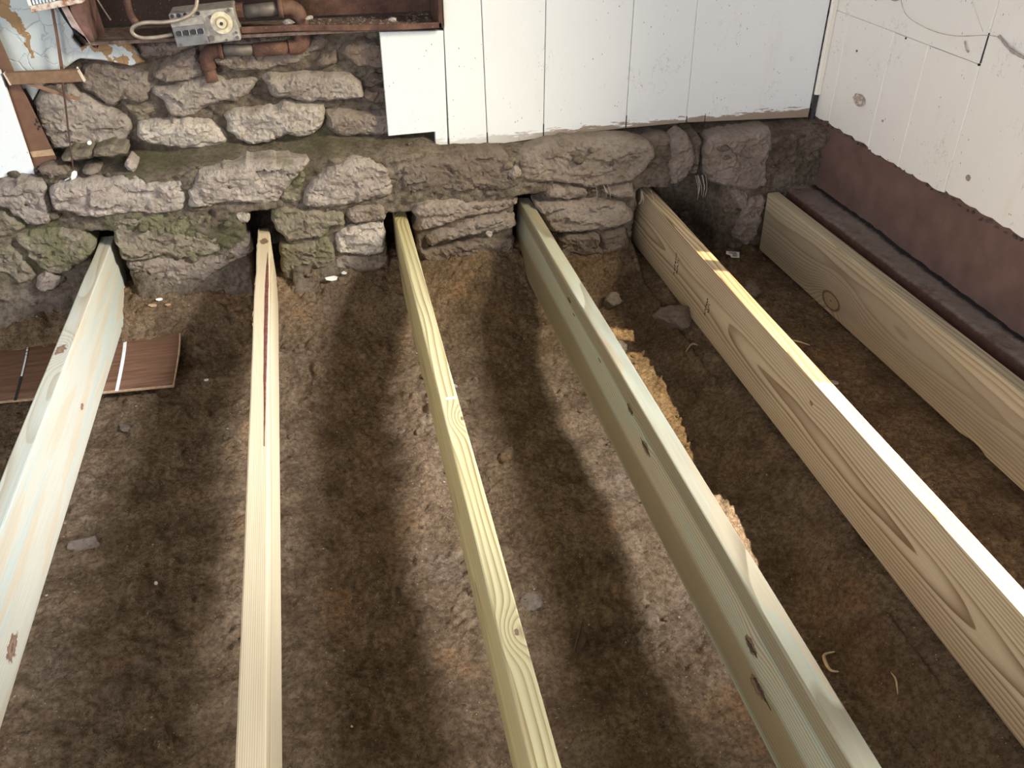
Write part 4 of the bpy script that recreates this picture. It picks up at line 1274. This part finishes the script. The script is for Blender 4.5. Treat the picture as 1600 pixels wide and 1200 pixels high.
# ------------------------------------------------------------------ the old wall heater
ht = empty('wall_heater', (-0.11, 2.50, 0.80))
tag(ht, 'rusty open heater casing set in the stone wall, with pipes and tray', 'heater')
def hpart(name, bm, mat, parent=None, label=None, smooth=False):
    for v in bm.verts:
        v.co -= Vector((-0.11, 2.50, 0.80))
    o = obj(name, mesh_from_bm(name, bm, smooth), mat, parent or ht)
    if label:
        o['label'] = label
    return o
bm = bmesh.new(); add_box(bm, (-0.548, 2.60, 0.80), (0.345, 2.606, 1.50)); hpart('back_panel', bm, SHADED_RUST)
bm = bmesh.new(); add_box(bm, (-0.548, 2.44, 0.786), (0.345, 2.600, 0.794)); hpart('tray_floor', bm, plain('dusty_rust', (0.15, 0.105, 0.088), 0.95, 0, 0.35, 60, 0.5))
bm = bmesh.new()
lip = [(-0.172, 0.7975), (-0.05, 0.797), (0.10, 0.791), (0.22, 0.787), (0.344, 0.787), (0.344, 0.802), (0.22, 0.8015), (0.10, 0.806), (-0.05, 0.8125), (-0.172, 0.813)]
add_prism(bm, lip, 2.434, 2.441, 0.002)
hpart('tray_lip', bm, RUST, None, 'bent rusty front lip')
bm = bmesh.new()
add_prism(bm, [(0.334, 0.787), (0.346, 0.787), (0.346, 1.5), (0.334, 1.5)], 2.434, 2.60, 0.002)
hpart('side_panel', bm, RUST)
# left flange, bent outwards
bm = bmesh.new()
f = [bm.verts.new(p) for p in ((-0.578, 2.438, 0.905), (-0.560, 2.438, 0.840), (-0.534, 2.440, 0.783), (-0.525, 2.448, 0.776), (-0.514, 2.53, 0.800), (-0.530, 2.585, 0.86), (-0.530, 2.595, 1.5), (-0.578, 2.438, 1.5))]
bm.faces.new(f)
bmesh.ops.solidify(bm, geom=list(bm.faces), thickness=0.005)
hpart('side_panel', bm, plain('pinkish_rust', (0.17, 0.095, 0.085), 0.8, 0.1, 0.3, 30, 0.4))
bm = bmesh.new()
add_prism(bm, [(-0.589, 0.915), (-0.574, 0.915), (-0.557, 0.848), (-0.535, 0.790), (-0.541, 0.806), (-0.567, 0.833)], 2.430, 2.436, 0.001)
hpart('front_flange', bm, plain('pale_rust_flange', (0.40, 0.31, 0.30), 0.8, 0, 0.3, 60, 0.3))
bm = bmesh.new(); add_tube(bm, [(-0.505, 2.47, 0.895), (-0.488, 2.50, 0.832)], 0.0018, 6); hpart('bright_rod', bm, TUBE)
# dusty litter on the tray
bm = bmesh.new()
for k in range(200):
    x = r_.uniform(-0.02, 0.33)
    y = r_.uniform(2.445, 2.59)
    lump(bm, (x, y, 0.7945), r_.uniform(0.002, 0.006), k * 0.9, 0.5, 1, 0.4)
o = hpart('litter', bm, plain('tray_dust', (0.20, 0.155, 0.135), 0.95, 0, 0.3, 100, 0.5)); o['kind'] = 'stuff'
for (x, z, r) in ((0.215, 0.812, 0.009), (-0.055, 0.818, 0.011), (0.002, 0.826, 0.008), (0.335, 0.792, 0.008)):
    bm = bmesh.new(); lump(bm, (x, 2.446, z), r, x * 30 + 4, 0.7, 2, 0.6, (1.4, 0.8)); hpart('fluff', bm, DUST)
bm = bmesh.new(); add_tube(bm, [(0.155, 2.585, 0.90), (0.155, 2.60, 0.90)], 0.008, 8); hpart('bolt', bm, DARK)

# gas valve body
va = []
tilt = 0.055
def VB(lo, hi, bev, pts=None):
    bm = bmesh.new()
    add_box(bm, lo, hi, bev)
    for v in bm.verts:
        x, z = v.co.x + 0.25, v.co.z - 0.83
        v.co.x = -0.25 + x * math.cos(tilt) - z * math.sin(tilt) * 1.6
        v.co.z = 0.83 + z * math.cos(tilt) + x * math.sin(tilt) * 1.2
    return bm
valve = hpart('gas_valve', VB((-0.332, 2.405, 0.783), (-0.176, 2.500, 0.862), 0.004), ALU, None, 'dull aluminium gas valve block')
hpart('cover_plate', VB((-0.332, 2.401, 0.785), (-0.254, 2.4052, 0.832), 0.001), ALU_DARK, valve, 'grey cover plate')
hpart('ledge_plate', VB((-0.332, 2.399, 0.832), (-0.254, 2.4052, 0.850), 0.001), ALU, valve)
def VT(p, q, r, seg=20):
    bm = bmesh.new()
    add_tube(bm, [p, q], r, seg)
    for v in bm.verts:
        x, z = v.co.x + 0.25, v.co.z - 0.83
        v.co.x = -0.25 + x * math.cos(tilt) - z * math.sin(tilt) * 1.6
        v.co.z = 0.83 + z * math.cos(tilt) + x * math.sin(tilt) * 1.2
    return bm
dx_, dz_ = -0.2120, 0.8305
hpart('dial', VT((dx_, 2.398, dz_), (dx_, 2.405, dz_), 0.0262, 32), BRASS, valve, 'pale brass dial')
hpart('dial_rim', VT((dx_, 2.394, dz_), (dx_, 2.399, dz_), 0.0150, 24), plain('dark_brass', (0.42, 0.34, 0.20), 0.4, 0.5), valve)
hpart('dial_hub', VT((dx_, 2.388, dz_), (dx_, 2.399, dz_), 0.0118, 24), BRASS, valve)
hpart('spindle', VT((dx_, 2.3865, dz_), (dx_, 2.389, dz_), 0.0042, 12), DARK, valve)
for k in range(4):
    hpart('terminal', VT((-0.320 + k * 0.0175, 2.396, 0.817), (-0.320 + k * 0.0175, 2.402, 0.817), 0.0062, 10), DARK, valve)
    hpart('terminal_wall', VB((-0.3125 + k * 0.0175, 2.395, 0.811), (-0.3100 + k * 0.0175, 2.401, 0.824), 0.0005), ALU, valve)
for (x, z, r) in ((-0.323, 0.790, 0.0045), (-0.2615, 0.790, 0.0045), (-0.246, 0.797, 0.007), (-0.189, 0.856, 0.004), (-0.184, 0.791, 0.004), (-0.184, 0.803, 0.003), (-0.212, 0.788, 0.003), (-0.237, 0.846, 0.004)):
    hpart('screw', VT((x, 2.4005, z), (x, 2.4055, z), r, 10), STEEL, valve)
for k in range(5):
    hpart('pocket', VT((-0.324 + k * 0.0155, 2.403, 0.857), (-0.324 + k * 0.0155, 2.4045, 0.857), 0.0055 if k % 2 else 0.0048, 8), DARK if k != 3 else WHITE, valve)
# plated tube loop
bm = bmesh.new()
loop = catmull([(-0.255, 2.40, 0.905), (-0.268, 2.385, 0.868), (-0.300, 2.380, 0.850), (-0.345, 2.385, 0.843), (-0.392, 2.395, 0.842), (-0.421, 2.400, 0.832), (-0.425, 2.402, 0.817), (-0.408, 2.405, 0.806), (-0.375, 2.41, 0.804), (-0.335, 2.415, 0.808)], 6)
add_tube(bm, loop, 0.0048, 10)
hpart('pilot_tube', bm, TUBE, None, 'bent plated tube', True)
bm = bmesh.new(); add_tube(bm, catmull([(-0.413, 2.402, 0.842), (-0.428, 2.44, 0.862), (-0.430, 2.47, 0.92)], 4), 0.0085, 8); hpart('pilot_tube', bm, RUST, None, None, True)
# gas pipe with elbow, and its lower run
bm = bmesh.new(); add_tube(bm, [(-0.178, 2.4720, 0.843), (-0.160, 2.4720, 0.843)], 0.0215, 8); hpart('hex_nut', bm, RUST)
bm = bmesh.new(); add_tube(bm, [(-0.162, 2.4720, 0.843), (-0.072, 2.4720, 0.8465)], 0.0168, 16); hpart('gas_pipe', bm, STEEL, None, 'grey pipe', True)
bm = bmesh.new()
add_tube(bm, catmull([(-0.072, 2.4720, 0.8465), (-0.045, 2.4740, 0.847), (-0.027, 2.4760, 0.836), (-0.022, 2.4770, 0.812), (-0.022, 2.4770, 0.795)], 5), 0.0200, 14)
add_tube(bm, [(-0.074, 2.4720, 0.8465), (-0.062, 2.4725, 0.8465)], 0.0235, 14)
hpart('elbow', bm, plain('rusty_elbow', (0.155, 0.085, 0.06), 0.75, 0.2, 0.2, 50, 0.3), None, 'rusty elbow', True)
bm = bmesh.new()
add_tube(bm, catmull([(-0.022, 2.4770, 0.785), (-0.023, 2.4780, 0.765), (-0.036, 2.4790, 0.751), (-0.060, 2.4790, 0.749)], 5), 0.0205, 14)
hpart('elbow', bm, RUST, None, None, True)
bm = bmesh.new(); add_tube(bm, [(-0.055, 2.4790, 0.749), (-0.150, 2.4790, 0.747)], 0.0180, 14); hpart('gas_pipe', bm, RUST, None, 'rusty lower pipe', True)
bm = bmesh.new(); add_tube(bm, [(-0.148, 2.4790, 0.747), (-0.245, 2.4790, 0.750)], 0.0155, 14); hpart('gas_pipe', bm, STEEL, None, None, True)
bm = bmesh.new()
add_tube(bm, catmull([(-0.230, 2.4790, 0.750), (-0.258, 2.4790, 0.748), (-0.272, 2.4810, 0.732), (-0.272, 2.4850, 0.705)], 5), [0.0195] * 10 + [0.0195] * 6, 14)
add_tube(bm, [(-0.238, 2.4790, 0.750), (-0.228, 2.4790, 0.750)], 0.0225, 14)
hpart('elbow', bm, RUST, None, None, True)
bm = bmesh.new(); add_tube(bm, [(-0.272, 2.4850, 0.708), (-0.268, 2.475, 0.672)], 0.0160, 12); hpart('gas_pipe', bm, RUST, None, None, True)

# ------------------------------------------------------------------ loose stones, chips and scraps on the soil
def rock(x, y, r, seed, label, mat=STONE, squash=0.6, col=(0.235, 0.195, 0.17, -1), stretch=(1.2, 0.9), sink=0.15, cat='rock', rough=0.35, name='rock'):
    bm = bmesh.new()
    lump(bm, (0, 0, 0), r, seed, squash, 3, rough, stretch)
    o = obj(name, mesh_from_bm(name, bm, False), mat, None, (x, y, ground(x, y) + r * squash * (0.62 - sink)))
    o.color = col
    return tag(o, label, cat)
rock(0.905, 1.985, 0.052, 1.2, 'largest loose rock, lumpy and grey-topped, between the green joist and the sunlit joist', sink=0.0, squash=0.75)
rock(0.775, 2.165, 0.028, 2.6, 'angular brown rock in shade beside the green joist near the wall', sink=0.1, squash=0.9)
rock(0.745, 1.975, 0.020, 3.4, 'small pale rock catching the sun at the edge of the green joist', col=(0.5, 0.44, 0.38, -1), squash=0.9)
rock(1.165, 2.060, 0.034, 4.4, 'flat brown rock on the soil left of the rightmost joist', squash=0.5)
rock(0.470, 2.395, 0.022, 5.1, 'rounded brown rock at the foot of the wall between the yellow and green joists', squash=1.0)
rock(-0.595, 1.492, 0.026, 6.3, 'half-buried grey-brown stone right of the leftmost joist', squash=0.5, sink=0.35)
rock(-0.087, 2.042, 0.026, 7.2, 'dark soil lump right of the cream joist near the wall', SOIL, 0.6, sink=0.1, cat='clod', rough=0.5, name='clod')
rock(-0.565, 1.900, 0.019, 8.8, 'flat chip of stone below the brown panel strip', squash=0.35, stretch=(1.6, 0.7))
rock(-0.382, 0.984, 0.022, 9.9, 'dark clod near the bottom edge between the two left joists', SOIL, 0.5, sink=0.3, cat='clod', rough=0.5, name='clod')
rock(0.335, 1.590, 0.022, 10.4, 'flat brown chip half pressed in the soil right of the yellow joist', SOIL, 0.4, stretch=(0.8, 1.3), cat='clod', name='clod')
rock(0.208, 1.880, 0.019, 11.3, 'dark clod against the right side of the yellow joist', SOIL, 0.7, cat='clod', rough=0.5, name='clod')
rock(0.880, 1.660, 0.020, 12.8, 'dark crumbly clod in the shade left of the sunlit joist', SOIL, 0.6, cat='clod', rough=0.5, name='clod')
rock(0.289, 1.150, 0.024, 13.6, 'flat greyish stone flush with the lit soil right of the yellow joist', squash=0.25, sink=0.3, stretch=(1.2, 0.9))
rock(0.360, 1.045, 0.018, 14.2, 'dark elongated bark chip in the shadow between yellow and green joists', plain('bark_chip', (0.10, 0.062, 0.042), 0.9), 0.3, stretch=(0.55, 1.9), cat='bark', name='bark_chip')

def flake(x, y, z, r, seed, label, mat=WHITE, rot=(0.2, 0.1), stretch=1.6, group=None, name='paint_flake', cat='flake'):
    bm = bmesh.new()
    n = 7
    pts = [(r * stretch * (1 + 0.4 * mn.noise(Vector((i * 2.1, seed, 0)))) * math.cos(i * 2 * math.pi / n), r * (1 + 0.4 * mn.noise(Vector((seed, i * 2.1, 0)))) * math.sin(i * 2 * math.pi / n)) for i in range(n)]
    f = [bm.verts.new((a, b, 0.0008 + 0.10 * a * a / r)) for a, b in pts]
    g = [bm.verts.new((a, b, -0.0008 + 0.10 * a * a / r)) for a, b in pts]
    bm.faces.new(f); bm.faces.new(g[::-1])
    for i in range(n):
        bm.faces.new((f[i], f[(i + 1) % n], g[(i + 1) % n], g[i]))
    o = obj(name, mesh_from_bm(name, bm), mat, None, (x, y, z))
    o.rotation_euler = (rot[0], rot[1], seed * 1.9)
    return tag(o, label, cat, group)
def on_g(x, y, dz=0.004):
    return x, y, ground(x, y) + dz
for (x, y, r, lab, m) in (
        (-0.025, 2.330, 0.012, 'white crumpled flake on the dark soil right of the cream joist near the wall', WHITE),
        (0.012, 2.345, 0.008, 'smaller white curl just right of the crumpled white flake', WHITE),
        (-0.520, 2.300, 0.0075, 'tan chip on the soil above the brown panel strip', PALEWOOD),
        (-0.503, 2.318, 0.006, 'tiny white chip above the brown panel strip', WHITE),
        (-0.480, 2.300, 0.005, 'tiny tan speck at the right of the chips above the brown panel strip', PALEWOOD),
        (0.262, 1.90, 0.006, 'small pale chip on lit soil right of the yellow joist', DUST),
        (-0.430, 1.335, 0.0035, 'tiny white chip on dark soil between the two left joists', WHITE),
        (1.150, 1.445, 0.008, 'brown wood chip on the soil right of the sunlit joist', PALEWOOD),
        (1.175, 1.600, 0.007, 'thin pale chip on the soil between the two right joists', DUST),
        (-0.380, 2.050, 0.004, 'tiny white speck right of the brown panel strip', WHITE)):
    flake(*on_g(x, y), r, x * 7 + y * 3, lab, m)
flake(-0.659, 2.375, 0.476, 0.008, 2.2, 'bluish white paint flake lying on the ledge below the hanging wire', plain('bluish_flake', (0.62, 0.68, 0.74), 0.6), (0.5, 0.1))
flake(-0.642, 2.372, 0.486, 0.009, 5.3, 'upright white paint flake on the ledge below the hanging wire', WHITE, (1.3, 0.9), 1.4)
flake(-0.600, 2.432, 0.548, 0.005, 3.7, 'small white chip stuck on the left stones right of the wire', WHITE, (1.5, 0.0), 1.3)
flake(-0.585, 2.455, 0.728, 0.006, 4.1, 'white flake stuck on the dark stone below the heater corner', WHITE, (1.5, 0.3), 1.2)
flake(0.443, 2.334, 0.232, 0.009, 6.4, 'white chip stuck under the layered stone right of the yellow joist', DUST, (1.3, 0.4), 1.2)

# torn printed paper tag
tg = empty('paper_tag', (1.215, 2.300, ground(1.215, 2.300) + 0.010))
tg.rotation_euler = (0.30, 0.05, -0.30)
tag(tg, 'torn white printed paper tag on dark soil left of the rightmost joist', 'tag')
bm = bmesh.new()
f = [(-0.021, 0.012), (0.020, 0.012), (0.019, -0.013), (-0.006, -0.013), (-0.010, -0.003), (-0.022, -0.001)]
A = [bm.verts.new((x, y, 0.0006 + 4 * x * x)) for x, y in f]
B = [bm.verts.new((x, y, -0.0006 + 4 * x * x)) for x, y in f]
bm.faces.new(A); bm.faces.new(B[::-1])
for i in range(6):
    bm.faces.new((A[i], A[(i + 1) % 6], B[(i + 1) % 6], B[i]))
obj('paper', mesh_from_bm('paper', bm), WHITE, tg)
for y, a, b in ((0.0075, -0.015, 0.010), (0.0030, -0.013, 0.012), (-0.0030, -0.003, 0.013), (-0.0080, -0.002, 0.012)):
    bm = bmesh.new()
    add_box(bm, (a, y - 0.0007, 0.0009), (b, y + 0.0007, 0.0030))
    obj('print_line', mesh_from_bm('print_line', bm), INK, tg)

# wood shavings and splinters
def curl(pts, r, label, mat, name='wood_shaving', cat='shaving', flat=0.35):
    bm = bmesh.new()
    P = catmull(pts, 6)
    n = len(P)
    add_tube(bm, P, [r * max(0.12, math.sin(math.pi * (0.12 + 0.8 * i / n))) for i in range(n)], 6)
    o = obj(name, mesh_from_bm(name, bm, True), mat)
    return tag(o, label, cat)
SHV = plain('fresh_shaving', (0.62, 0.48, 0.29), 0.7)
def gp(x, y, dz=0.004):
    return (x, y, ground(x, y) + dz)
curl([gp(0.822, 0.925), gp(0.806, 0.930, 0.010), gp(0.797, 0.912, 0.012), gp(0.800, 0.897, 0.008), gp(0.812, 0.889)], 0.0034, 'curled pale wood shaving on dark soil right of the green joist', SHV)
curl([gp(0.862, 0.825), gp(0.860, 0.808, 0.006), gp(0.856, 0.790)], 0.0018, 'short straight splinter near the curled shaving', SHV, 'wood_splinter', 'splinter')
curl([gp(1.130, 1.790), gp(1.160, 1.772, 0.006), gp(1.185, 1.750)], 0.0020, 'thin splinter on the soil between the two right joists', SHV, 'wood_splinter', 'splinter')
curl([gp(0.880, 1.845), gp(0.898, 1.852, 0.007), gp(0.915, 1.848)], 0.0028, 'pale twig on the soil below the largest rock', PALEWOOD, 'twig', 'twig')
curl([gp(0.330, 1.000), gp(0.352, 1.040, 0.008), gp(0.372, 1.075)], 0.0025, 'dark twig beside the bark chip between yellow and green joists', plain('dark_twig', (0.07, 0.045, 0.03), 0.9), 'twig', 'twig')
curl([gp(0.372, 1.022), gp(0.400, 1.018, 0.006), gp(0.430, 1.012)], 0.0016, 'thin dark root lying right of the bark chip', plain('dark_root', (0.07, 0.045, 0.03), 0.9), 'root', 'root')

# cobwebs, heavy with dust, on the right wall and roots hanging from the stones
def web(pts, r, label):
    bm = bmesh.new()
    P = catmull(pts, 7)
    n = len(P)
    add_tube(bm, P, [r * (0.5 + 0.8 * abs(mn.noise(Vector((i * 0.4, r * 900, 0))))) for i in range(n)], 6)
    o = obj('cobweb', mesh_from_bm('cobweb', bm, True), WEB)
    return tag(o, label, 'cobweb')
web([(1.495, 2.155, 0.872), (1.488, 2.10, 0.835), (1.485, 2.00, 0.822), (1.487, 1.90, 0.826), (1.492, 1.80, 0.848), (1.496, 1.765, 0.852)], 0.0010, 'sagging dusty cobweb strand high on the right wall')
web([(1.497, 2.26, 0.845), (1.493, 2.21, 0.862), (1.494, 2.175, 0.858), (1.496, 2.15, 0.865)], 0.0060, 'clotted dusty cobweb at the top of the right wall')
web([(1.497, 1.765, 0.853), (1.493, 1.71, 0.835), (1.496, 1.66, 0.828)], 0.0048, 'thick dusty cobweb tuft at the right edge of the photo')
web([(1.497, 1.90, 0.935), (1.490, 1.865, 0.90), (1.493, 1.815, 0.853)], 0.0004, 'fine cobweb thread joining the sagging strand from above')
web([(1.497, 1.870, 0.820), (1.494, 1.855, 0.806), (1.497, 1.848, 0.800)], 0.0030, 'short cobweb wisp below the sagging strand')

def roots(x, y, z, n, l, label, seed):
    rr = random.Random(seed)
    bm = bmesh.new()
    for k in range(n):
        a, b = rr.uniform(-0.02, 0.02), rr.uniform(-0.012, 0.012)
        add_tube(bm, catmull([(x + a, y + 0.02, z), (x + a + b * 0.5, y, z - l * 0.4), (x + a + b, y + 0.004, z - l * rr.uniform(0.6, 1.0))], 4), 0.0007, 4)
    o = obj('hanging_roots', mesh_from_bm('hanging_roots', bm), WEB)
    o['kind'] = 'stuff'
    return tag(o, label, 'roots')
roots(1.105, 2.345, 0.345, 7, 0.075, 'hair-thin roots hanging from the large stone right of the sunlit joist', 3)
roots(0.925, 2.335, 0.315, 4, 0.045, 'hair-thin roots hanging from the small stone left of the sunlit joist', 4)
roots(0.79, 2.345, 0.340, 4, 0.035, 'hair-thin roots hanging above the flat stones right of the green joist', 5)
